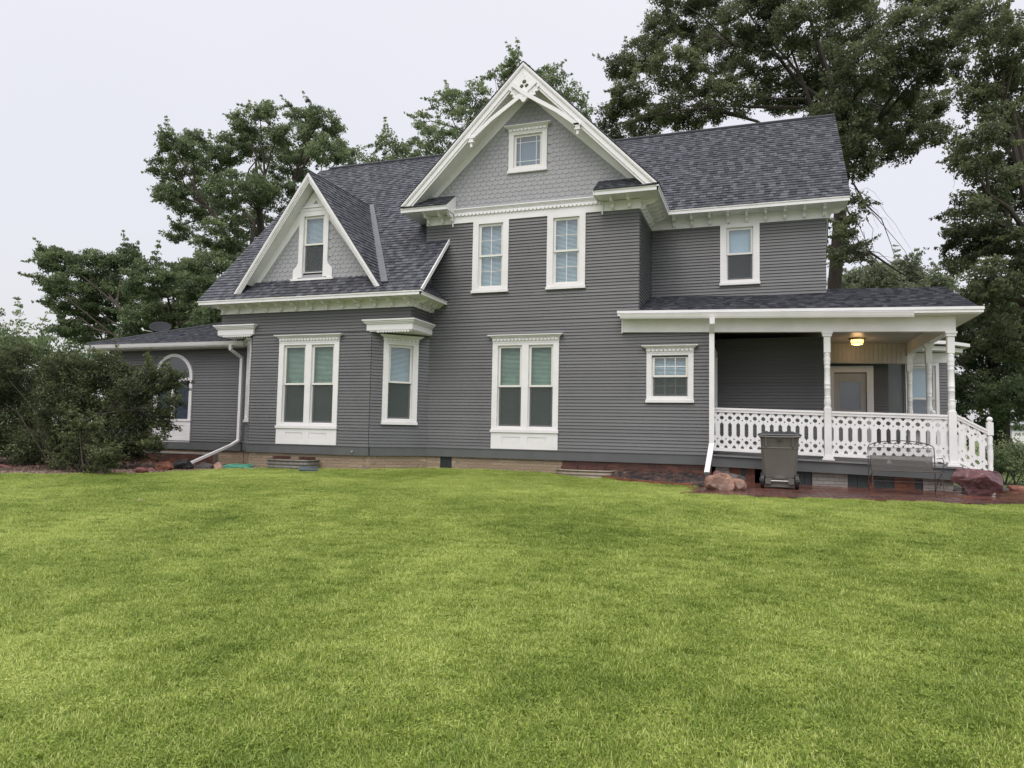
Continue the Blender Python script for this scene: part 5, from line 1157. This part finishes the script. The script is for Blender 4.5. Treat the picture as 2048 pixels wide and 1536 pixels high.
BL = {
'T1': [(-28.91, 22.49, 8.48, 0.79), (-30.31, 22.97, 8.97, 0.5), (-27.67, 23.18, 8.34, 0.99), (-26.47, 23.77, 8.74, 0.78), (-28.47, 22.96, 6.89, 1.1), (-27.13, 23.69, 7.08, 1.38), (-21.26, 20.12, 6.81, 0.96), (-23, 21.86, 5.65, 1.16), (-23.05, 23.77, 7.56, 1.28), (-21.93, 22.6, 5.52, 1.13), (-27.95, 23.6, 5.52, 1), (-18.39, 20.45, 5.28, 0.9), (-27.6, 21.88, 5.49, 0.59), (-27.32, 20.99, 7.21, 0.57), (-24.04, 22.18, 4.71, 0.92), (-20.47, 22.3, 6.62, 0.99)],
'T2': [(-23.53, 23.05, 13.45, 0.68), (-24.43, 23.87, 12.75, 0.79), (-23.49, 24.12, 13.76, 0.79), (-24.85, 26.66, 13.94, 1.2), (-23.17, 26.06, 14.25, 0.93), (-24.11, 23.64, 11.38, 0.74), (-25.04, 26.19, 12.09, 1.32), (-20.71, 23.55, 11.18, 1.14), (-25.43, 25.47, 10.37, 0.58), (-21.21, 23.51, 9.41, 1.08), (-21.18, 23.01, 7.82, 1.22), (-22.68, 26.49, 9.15, 1.15), (-20.48, 23.84, 14.26, 0.63), (-19.5, 23.86, 14.64, 0.54), (-22.21, 26.93, 14.71, 1.06), (-20.14, 26.49, 13.37, 1.14), (-18.93, 24.16, 13.66, 0.63), (-19.97, 26.85, 15.71, 0.69), (-17.7, 25.16, 14.75, 0.55), (-17.44, 25.71, 14.56, 0.52), (-16.46, 23.82, 12.61, 0.8), (-19.32, 26.76, 14.54, 0.91), (-20.05, 25.76, 11.62, 1), (-22.24, 26.87, 10.87, 1.05), (-17.32, 26.57, 13.55, 0.49), (-20.63, 24.2, 6.78, 1.26), (-22.95, 24.45, 6.48, 1.3), (-19.42, 23.66, 11.2, 0.82)],
'T3': [(-16.3, 25.58, 12.95, 0.59), (-14.46, 25.26, 13.25, 0.54), (-13.68, 26.2, 13.21, 0.71), (-13.86, 27.41, 14.94, 0.57), (-11.96, 25.01, 12.96, 0.79), (-12.82, 27.71, 15.83, 0.79), (-11.37, 26.35, 14.06, 0.93), (-11.02, 26.24, 15.13, 0.74), (-11.02, 28.27, 15.16, 0.98), (-10.09, 26.92, 16.06, 0.62), (-9.1, 26.26, 16.26, 0.48), (-8.88, 26.93, 15.67, 0.82), (-8.41, 27.82, 16.46, 0.63), (-6.92, 25.23, 14.28, 0.64), (-7.26, 28.9, 15.16, 0.6), (-7.26, 25.09, 13.2, 0.85), (-7.22, 28, 13.38, 0.83), (-15.56, 28.38, 13.57, 0.69), (-15.02, 25.07, 12.3, 0.45)],
'T4': [(2.85, 25.5, 12.07, 0.75), (2.69, 25.5, 11.23, 0.67), (2.17, 25.5, 12.42, 0.76), (3.12, 26, 9.48, 0.24), (2.96, 26, 8.81, 0.22), (2.42, 26, 7.48, 0.27), (3.35, 26, 10.84, 0.44), (-3.83, 28.44, 17.97, 0.9), (-4.1, 26.33, 15.86, 0.87), (-5.16, 27.39, 16.07, 0.68), (-4.31, 24.55, 13.5, 0.71), (-5.01, 24.73, 13.22, 0.51), (-5.32, 25.41, 12.51, 0.59), (-4.54, 29.28, 14.64, 1.05), (-2.88, 25.48, 14.66, 1.09), (-2.8, 28.28, 14.4, 1.2), (-2.3, 29.15, 18.53, 1.13), (-1.71, 29.21, 16.98, 1.22), (-1.18, 26.22, 13.65, 1.09), (-0.31, 26.27, 16.72, 1.09), (0.03, 27.12, 15.61, 1.15), (0.74, 28.38, 14.56, 1.11), (1.3, 25.04, 15.37, 1.01), (1.98, 28.24, 15.49, 1.17), (2.51, 28.49, 14.36, 0.98), (3.26, 28.8, 17.14, 1.18), (3.15, 24.68, 13.51, 1.07), (4.05, 29.23, 14, 1.14), (4.28, 24.96, 14.63, 1), (4.7, 26.2, 13.69, 1.04), (4.68, 27.55, 12.8, 0.92), (5.77, 29.09, 13.8, 0.83), (5.33, 26.2, 11.54, 0.56), (3.93, 29.12, 12.61, 0.83), (4.61, 27.23, 11.51, 0.63), (3.12, 26.06, 10.45, 0.37), (5.63, 26.08, 14, 0.91), (5.79, 25.39, 14.94, 0.88), (2.83, 24.89, 16.38, 1.15), (0.52, 25.24, 17.23, 1.21), (-2.21, 27.95, 19.27, 1.19), (5.93, 29.48, 18.63, 1.32), (-3.23, 25.31, 17.26, 0.55), (2.58, 24.74, 8.07, 0.32), (3.44, 29.43, 8.61, 0.49), (2.66, 27.17, 7.92, 0.28)],
'T5': [(5.92, 22.72, 13.25, 0.78), (6.48, 22.21, 12.44, 0.82), (6.4, 23.28, 11.99, 0.72), (7.28, 23.98, 11.9, 0.73), (5.79, 22.87, 11.29, 0.51), (6.35, 22.77, 10.44, 0.63), (5.57, 21.67, 9.38, 0.67), (7.12, 24.25, 9.92, 0.89), (5.2, 21.6, 8.85, 0.43), (6.19, 22.98, 8.68, 0.85), (7.27, 24.02, 8.48, 0.87), (5.37, 21.89, 7.83, 0.54), (5.41, 23.7, 7.49, 0.38), (6.08, 24.35, 7.47, 0.72), (6.57, 23.39, 7.33, 0.85), (5.56, 23.86, 6.63, 0.5), (5.71, 21.82, 5.75, 0.74), (6.73, 22.8, 5.9, 0.82), (5.33, 21.95, 5.25, 0.35), (7.57, 24.03, 10.68, 0.87), (7.09, 22.38, 6.88, 0.8), (6.08, 22.86, 4.83, 0.69), (7.19, 24.5, 4.45, 0.88)],
'T6': [(7.52, 30.41, 5.94, 0.74), (8.45, 30.9, 5.99, 0.93), (6.96, 28.81, 4.65, 0.7), (7.74, 28.95, 4.3, 1.05), (8.77, 29.92, 4.74, 1.07), (6.37, 28.92, 4.85, 0.6), (6.03, 28.16, 3.72, 0.69), (6.96, 28.61, 3.23, 0.87), (7.63, 27.59, 2.84, 0.93), (8.61, 28.51, 3.22, 1.02), (6.78, 30.95, 2.8, 0.76), (6.25, 30.84, 2.42, 0.76), (7.68, 29.51, 2.04, 0.43), (6.64, 29, 1.84, 0.42), (6.64, 28.35, 5.65, 0.42), (8.05, 27.36, 5.78, 0.98), (5.73, 28.09, 4.77, 0.52)],
'T7': [(7.05, 72.26, 16.19, 0.75), (8.83, 72.94, 16.24, 1.12), (9.93, 68.89, 15.7, 1.14), (12.06, 72.29, 16.63, 1.28), (13.65, 72.2, 15.84, 1.18), (11.12, 71.56, 15.38, 1.36), (15.03, 71.31, 14.91, 1.24), (9.54, 72.08, 14.86, 1.38), (12.62, 68.91, 13.89, 1.3), (7.82, 71.64, 14.62, 1.11)],
'B1': [(-17.55, 12.79, 2.36, 0.65), (-17.96, 12.82, 1.54, 0.76), (-16.66, 12.48, 0.82, 0.56), (-15.78, 12.26, 2.62, 0.5), (-15.14, 12, 1.84, 0.71), (-15.43, 12.66, 1.09, 0.57), (-15.01, 12.47, 2.69, 0.42), (-14.82, 12.76, 2.05, 0.65), (-13.95, 12.37, 1.35, 0.57), (-14.34, 12.77, 2.76, 0.38), (-13.24, 12.27, 2.26, 0.43), (-13.73, 12.8, 1.65, 0.49), (-13.5, 12.73, 1.13, 0.35), (-12.98, 12.41, 2.66, 0.25), (-12.77, 12.54, 2.33, 0.2), (-12.66, 12.68, 2.45, 0.12), (-12.01, 12.19, 2.56, 0.07), (-12.86, 12.8, 1.49, 0.17), (-12.57, 12.27, 1.05, 0.16), (-13.93, 12.8, 0.83, 0.35), (-12.83, 12.69, 1.72, 0.2), (-16.9, 12.34, 3.06, 0.24), (-17.14, 12.09, 2.79, 0.41), (-15.91, 12.8, 3, 0.2), (-14.79, 12.8, 2.99, 0.17), (-18.47, 12.45, 2.27, 0.75), (-17.84, 12.09, 1.16, 0.73), (-12.08, 12.2, 2.04, 0.11)],
'B2': [(-13.35, 11.08, 0.94, 0.23), (-13.39, 10.88, 1.15, 0.21), (-13.34, 11.27, 1.23, 0.21), (-13.38, 11.05, 1.46, 0.15), (-12.43, 10.82, 0.92, 0.22), (-12.49, 11.09, 0.71, 0.14), (-13.55, 10.92, 0.75, 0.19), (-14.25, 11.26, 0.54, 0.15), (-13.38, 11.25, 0.62, 0.23), (-12.82, 11.01, 0.55, 0.16), (-12.42, 11.09, 0.91, 0.1), (-13.62, 11.12, 1.68, 0.09), (-13.01, 11.18, 1.46, 0.1)],
'F1': [(-66.44, 46.75, 8.61, 1.02), (-61.91, 44.91, 7.84, 0.89), (-66.99, 45.77, 8.5, 1.38), (-61.35, 45.88, 7.71, 0.63), (-64.49, 45.92, 7.09, 1.09)],
'B3': [(4.99, 18.48, 1.18, 0.22), (5.55, 19.45, 1.28, 0.28), (5.69, 19.13, 1.13, 0.29), (5.17, 19.27, 0.88, 0.18), (5.33, 18.87, 0.9, 0.25), (5.66, 19.2, 0.9, 0.27), (5.12, 19.44, 1.1, 0.14), (5.96, 19.22, 1.19, 0.34)],
}
NL = {}
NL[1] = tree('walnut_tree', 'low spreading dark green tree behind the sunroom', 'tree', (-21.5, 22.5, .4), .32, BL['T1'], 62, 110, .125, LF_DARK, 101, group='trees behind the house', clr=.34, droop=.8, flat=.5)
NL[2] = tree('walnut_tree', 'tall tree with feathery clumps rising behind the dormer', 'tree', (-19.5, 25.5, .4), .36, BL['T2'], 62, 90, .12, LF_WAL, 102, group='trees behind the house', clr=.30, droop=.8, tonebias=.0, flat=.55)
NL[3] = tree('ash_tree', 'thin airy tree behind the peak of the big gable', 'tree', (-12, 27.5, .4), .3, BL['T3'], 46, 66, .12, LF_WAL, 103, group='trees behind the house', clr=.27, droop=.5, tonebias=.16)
bare = []
rb = random.Random(9)
for i in range(17):
    x0, z0 = 2.9+rb.uniform(-.2, .7), 7.2+rb.uniform(0, 3.2); p = [(x0, 27+rb.uniform(-.5, .5), z0)]; dx, dz = rb.uniform(.02, .35), rb.uniform(-.32, .1)
    for j in range(7): p.append((p[-1][0]+dx+rb.uniform(-.12, .12), p[-1][1]+rb.uniform(-.1, .1), p[-1][2]+dz+rb.uniform(-.16, .1))); dz -= .03
    bare.append((p, rb.uniform(.007, .016)))
bare.append(([(3.1, 27, 10.4), (3.5, 27, 9.6), (4.0, 27.2, 9.1), (4.3, 27.3, 8.2), (4.5, 27.2, 7.2)], .03))
bare.append(([(2.9, 27, 7.6), (3.6, 27, 7.9), (4.4, 27.2, 7.3), (5.6, 27.4, 6.5)], .07))
for i in range(9):
    x0 = 5.5+rb.uniform(0, 1.6); p = [(x0, 26, 11.2+rb.uniform(-.6, .6))]
    for j in range(6): p.append((p[-1][0]+rb.uniform(-.15, .1), p[-1][1]+rb.uniform(-.1, .1), p[-1][2]-rb.uniform(.1, .28)))
    bare.append((p, .012))
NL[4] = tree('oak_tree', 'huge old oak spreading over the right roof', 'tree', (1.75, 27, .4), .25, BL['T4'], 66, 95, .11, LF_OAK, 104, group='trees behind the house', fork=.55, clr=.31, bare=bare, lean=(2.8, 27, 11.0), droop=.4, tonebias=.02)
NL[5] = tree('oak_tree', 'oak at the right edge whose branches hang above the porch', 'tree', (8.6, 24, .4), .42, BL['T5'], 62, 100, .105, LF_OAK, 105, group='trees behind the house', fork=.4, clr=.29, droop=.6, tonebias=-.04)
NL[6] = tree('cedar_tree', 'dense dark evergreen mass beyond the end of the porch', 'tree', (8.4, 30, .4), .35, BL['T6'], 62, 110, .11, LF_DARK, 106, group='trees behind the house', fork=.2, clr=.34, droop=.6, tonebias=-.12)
NL[7] = tree('distant_tree', 'pale hazy tree far off above the porch roof', 'tree', (7.5, 71, .4), .5, BL['T7'], 20, 90, .3, LF_FAR, 107, clr=.9, group=None)
NL[8] = tree('distant_tree', 'pale green tree far off at the left edge behind the bush', 'tree', (-66, 46, .3), .4, BL['F1'], 20, 90, .22, LF_PALE, 108, clr=.7)
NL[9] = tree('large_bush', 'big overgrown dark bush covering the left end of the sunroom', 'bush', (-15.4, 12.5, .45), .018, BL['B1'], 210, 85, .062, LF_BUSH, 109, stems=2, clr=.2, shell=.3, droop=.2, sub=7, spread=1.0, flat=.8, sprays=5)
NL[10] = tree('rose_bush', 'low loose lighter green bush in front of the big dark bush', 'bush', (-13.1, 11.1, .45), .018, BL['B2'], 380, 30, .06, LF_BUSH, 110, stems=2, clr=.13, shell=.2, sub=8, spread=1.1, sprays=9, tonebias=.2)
NL[11] = tree('low_shrub', 'low leafy green shrub beyond the porch steps at the right edge', 'shrub', (5.2, 19, .5), .02, BL['B3'], 420, 45, .06, LF_WAL, 111, stems=2, clr=.2, shell=.2, sub=6)
# a belt of trees closing the view far behind, mostly hidden
rr = random.Random(3)
for i, (x, y, h) in enumerate(((-44, 34, 6), (14, 34, 8), (19, 30, 7))):
    bl = [(x+rr.uniform(-3, 3), y+rr.uniform(-2, 2), 1.2+h*rr.uniform(.1, .9), rr.uniform(1.3, 2.1)) for _ in range(12)]
    NL[20+i] = tree('distant_tree', ('dark tree low on the horizon left of the big bush', 'broad dark tree at the right edge beyond the shrub', 'second broad dark tree outside the right edge')[i], 'tree', (x, y, .4), .3, bl, 5, 60, .26, LF_DARK, 120+i, clr=.8)
print('leaves', {k: v[1] for k, v in NL.items()})

# distant shed and road verge at the right
sh = empty('distant_shed', label='small pale grey shed seen past the newel post', cat='shed')
SHP = mat('shed_paint', (.45, .47, .52), .6, .05); MB().box(16.8, 20.5, 62, 66, .4, 2.6).build('wall', SHP, sh)
MB().prism([(61.6, 2.55), (64, 3.7), (66.4, 2.55)], 16.5, 20.8, 'u').build('roof', mat('shed_roof', (.3, .31, .33), .6, .1), sh)
MB().box(17.5, 18.4, 61.95, 61.99, .5, 2.2).build('door', WHITE, sh)
emit_pieces()

# ------------------------------------------------------------------ fallen leaves
FL = [(-8.6, 8.2, 'pale yellow fallen leaf lying on the left part of the lawn', (.55, .5, .28))]
for i, (lx2, ly3, lb, cl) in enumerate(FL):
    zz = g1(lx2, ly3)+.038; me = bpy.data.meshes.new('fallen_leaf'); A_ = rng.uniform(0, 6.28); pts_ = [(-.05, 0, 0), (-.02, .025, .008), (.03, .022, .01), (.06, 0, .002), (.03, -.022, .012), (-.02, -.025, .006)]
    V_ = [(lx2+p[0]*math.cos(A_)-p[1]*math.sin(A_), ly3+p[0]*math.sin(A_)+p[1]*math.cos(A_), zz+p[2]) for p in pts_]; V_ += [(a, b_, c_-.002) for a, b_, c_ in V_]
    me.from_pydata(V_, [], [(0, 1, 2, 3, 4, 5), (11, 10, 9, 8, 7, 6)]+[(j, j+6, (j+1) % 6+6, (j+1) % 6) for j in range(6)]); tag(link('fallen_leaf', me, mat('dead_leaf_%d' % i, cl, .6, .2, 40)), label=lb, cat='leaf')

# ------------------------------------------------------------------ lawn blades
def grassmat(name, a, b_, c_):
    m = bpy.data.materials.new(name); m.use_nodes = True; t = m.node_tree; N = t.nodes; L = t.links; p = N['Principled BSDF']; p.inputs['Roughness'].default_value = .4; p.inputs['Specular IOR Level'].default_value = .35
    at = N.new('ShaderNodeAttribute'); at.attribute_name = 'tone'; g = N.new('ShaderNodeNewGeometry')
    n1 = N.new('ShaderNodeTexNoise'); n1.inputs['Scale'].default_value = .55; n1.inputs['Detail'].default_value = 6; n1.inputs['Roughness'].default_value = .6; L.new(g.outputs['Position'], n1.inputs['Vector'])
    n2 = N.new('ShaderNodeTexNoise'); n2.inputs['Scale'].default_value = 3.5; n2.inputs['Detail'].default_value = 4; L.new(g.outputs['Position'], n2.inputs['Vector'])
    s1 = N.new('ShaderNodeMath'); s1.operation = 'ADD'; hm = N.new('ShaderNodeMath'); hm.operation = 'MULTIPLY_ADD'; hm.inputs[1].default_value = .45; hm.inputs[2].default_value = .275; L.new(n2.outputs['Fac'], hm.inputs[0]); L.new(n1.outputs['Fac'], s1.inputs[0]); L.new(hm.outputs[0], s1.inputs[1])
    s2 = N.new('ShaderNodeMath'); s2.operation = 'MULTIPLY_ADD'; s2.inputs[1].default_value = .62; L.new(at.outputs['Fac'], s2.inputs[0]); L.new(s1.outputs[0], s2.inputs[2])
    cr = N.new('ShaderNodeValToRGB'); e = cr.color_ramp.elements; e[0].position = .78/1.0; e[0].color = (*a, 1); e[1].position = 1; e[1].color = (*b_, 1)
    mr = N.new('ShaderNodeMapRange'); mr.inputs[1].default_value = .80; mr.inputs[2].default_value = 1.58; L.new(s2.outputs[0], mr.inputs[0]); e[0].position = .0; k = e.new(.55); k.color = (*b_, 1); e[2].position = 1; e[2].color = (*c_, 1)
    n3 = N.new('ShaderNodeTexNoise'); n3.inputs['Scale'].default_value = .8; n3.inputs['Detail'].default_value = 9; n3.inputs['Roughness'].default_value = .75; L.new(g.outputs['Position'], n3.inputs['Vector'])
    c3 = N.new('ShaderNodeValToRGB'); c3.color_ramp.elements[0].position = .66; c3.color_ramp.elements[1].position = .74; c3.color_ramp.elements[1].color = (.75, .75, .75, 1); L.new(n3.outputs['Fac'], c3.inputs[0])
    m3 = N.new('ShaderNodeMixRGB'); m3.inputs[2].default_value = (.33, .27, .13, 1); L.new(mr.outputs[0], cr.inputs[0]); L.new(c3.outputs[0], m3.inputs[0]); L.new(cr.outputs[0], m3.inputs[1]); cr = m3
    L.new(cr.outputs[0], p.inputs['Base Color']); tr = N.new('ShaderNodeBsdfTranslucent'); L.new(cr.outputs[0], tr.inputs[0]); mx = N.new('ShaderNodeMixShader'); mx.inputs[0].default_value = .3
    L.new(p.outputs[0], mx.inputs[1]); L.new(tr.outputs[0], mx.inputs[2]); L.new(mx.outputs[0], N['Material Output'].inputs[0]); return m
GRASS = grassmat('grass_blades', (.088, .155, .022), (.30, .41, .062), (.72, .77, .27))
gcol = bpy.data.collections.new('grass_patches')
def patch(seed, size, dens, w, hgt, clover=0):
    rr = np.random.default_rng(seed); n_ = int(size*size*dens); x = rr.uniform(-size/2, size/2, n_); y = rr.uniform(-size/2, size/2, n_)
    a = rr.uniform(0, 6.283, n_); h = hgt*rr.uniform(.45, 1.25, n_); ln = rr.uniform(.15, 1.15, n_)*h; b_ = a+rr.normal(0, .5, n_)+1.57; ww = w*rr.uniform(.6, 1.3, n_)
    dx, dy = np.cos(a)*ww/2, np.sin(a)*ww/2; lx_, ly2 = np.cos(b_)*ln, np.sin(b_)*ln; z0 = -.01
    P = lambda f, g_, k_: np.stack([x+dx*k_+lx_*f, y+dy*k_+ly2*f, np.full(n_, 0.)+g_], -1)
    V = np.stack([P(0, z0, -1), P(0, z0, 1), P(.35, h*.6, .9), P(.35, h*.6, -.9), P(1, h*.95, .15), P(1, h*.95, -.15)], 1)
    F_ = np.stack([np.arange(n_)*6+i for i in (0, 1, 2, 3)], 1); G_ = np.stack([np.arange(n_)*6+i for i in (3, 2, 4, 5)], 1)
    V = V.reshape(-1, 3); Fc = np.concatenate([F_, G_]); tn = np.repeat(rr.uniform(0, 1, n_)**1.3, 6)
    if clover:
        m_ = int(clover*size*size); x = rr.uniform(-size/2, size/2, m_); y = rr.uniform(-size/2, size/2, m_); z = hgt*rr.uniform(.5, 1.0, m_); r = .0075; a = rr.uniform(0, 6.28, m_); tl = rr.normal(0, .25, (m_, 2))
        q = [np.stack([x+r*np.cos(a+i*1.57), y+r*np.sin(a+i*1.57), z+r*(tl[:, 0]*np.cos(a+i*1.57)+tl[:, 1]*np.sin(a+i*1.57))], -1) for i in range(4)]
        V2 = np.stack(q, 1).reshape(-1, 3); Fc = np.concatenate([Fc, np.arange(4*m_).reshape(-1, 4)+len(V)]); V = np.concatenate([V, V2]); tn = np.concatenate([tn, np.repeat(rr.uniform(.0, .5, m_), 4)])
    me = np_mesh('grass_patch', V, Fc, tone=tn); me.materials.append(GRASS); o = bpy.data.objects.new('grass_patch', me); gcol.objects.link(o)
for i in range(6): patch(i, .38, 11000, .0036, .033, (2200 if i in (1, 4) else 350))
EXC = [BEDP, [(-1.2, 11.95), (1.4, 12.3), (4.2, 12.85), (9, 13.75), (9, 17.6), (-1.2, 17.6)], [(-3.15, 15.6), (-3.15, 15.0), (-2.3, 14.28), (-1.2, 13.82), (-.9, 13.82), (-.9, 15.6)], [(-11.1, 14.6), (-11.1, 13.96), (-9.8, 13.96), (-9.8, 14.6)], [(-4.4, 15.6), (-4.4, 14.95), (-3.1, 14.95), (-3.1, 15.6)]]
XX, YY = np.meshgrid(np.arange(-23, 15, .21), np.arange(-1, 15.6, .21)); x = XX.ravel()+rng.uniform(-.08, .08, XX.size); y = YY.ravel()+rng.uniform(-.08, .08, XX.size)
ok = (x > -1.6*y-5) & (x < .7*y+5)
for P_ in EXC: ok &= ~inside(x, y, P_)
front = np.where(x < -12.9, 15.4, np.where(x < -11.9, 14.4+(-11.9-x), np.where(x < -8.55, 14.4, np.where(x < -7.5, 14.4+(x+8.55), 15.4))))
ok &= y < front
x = x[ok]; y = y[ok]; z = gz(x, y)-.004
me = bpy.data.meshes.new('grass'); me.from_pydata(np.stack([x, y, z], 1).tolist(), [], []); go = bpy.data.objects.new('grass', me); COL.objects.link(go); me.materials.append(GRASS)
tag(go, label='short mown green lawn grass with some clover', cat='grass', kind='stuff')
edge_d = np.minimum(front[ok]-y, 9); sc_ = .62+.2*rng.uniform(0, 1, len(x)); 
nearp = np.zeros(len(x), bool)
for P_ in EXC: nearp |= inside(x, y+.2, P_) | inside(x-.2, y, P_)
edge_d = np.where(nearp & (rng.uniform(0, 1, len(x)) < .6), .1, edge_d)
for nm, val in (('rot', rng.uniform(0, 6.283, len(x))), ('scl', np.where(edge_d < .3, 1.5, 1.0)*(.8+.35*rng.uniform(0, 1, len(x))))):
    a = me.attributes.new(nm, 'FLOAT', 'POINT'); a.data.foreach_set('value', val.astype(np.float32))
ng = bpy.data.node_groups.new('grass_scatter', 'GeometryNodeTree'); ng.interface.new_socket('Geometry', in_out='INPUT', socket_type='NodeSocketGeometry'); ng.interface.new_socket('Geometry', in_out='OUTPUT', socket_type='NodeSocketGeometry')
N = ng.nodes; L = ng.links; gi = N.new('NodeGroupInput'); gout = N.new('NodeGroupOutput'); iop = N.new('GeometryNodeInstanceOnPoints'); ci = N.new('GeometryNodeCollectionInfo'); ci.inputs['Collection'].default_value = gcol; ci.inputs['Separate Children'].default_value = True; ci.inputs['Reset Children'].default_value = True
r1 = N.new('GeometryNodeInputNamedAttribute'); r1.data_type = 'FLOAT'; r1.inputs['Name'].default_value = 'rot'; r2 = N.new('GeometryNodeInputNamedAttribute'); r2.data_type = 'FLOAT'; r2.inputs['Name'].default_value = 'scl'
cx_ = N.new('ShaderNodeCombineXYZ'); L.new(r1.outputs['Attribute'], cx_.inputs['Z']); cs = N.new('ShaderNodeCombineXYZ'); cs.inputs[0].default_value = 1; cs.inputs[1].default_value = 1; L.new(r2.outputs['Attribute'], cs.inputs['Z'])
L.new(gi.outputs[0], iop.inputs['Points']); L.new(ci.outputs[0], iop.inputs['Instance']); iop.inputs['Pick Instance'].default_value = True; L.new(cx_.outputs[0], iop.inputs['Rotation']); L.new(cs.outputs[0], iop.inputs['Scale']); L.new(iop.outputs[0], gout.inputs[0])
mdn = go.modifiers.new('scatter', 'NODES'); mdn.node_group = ng
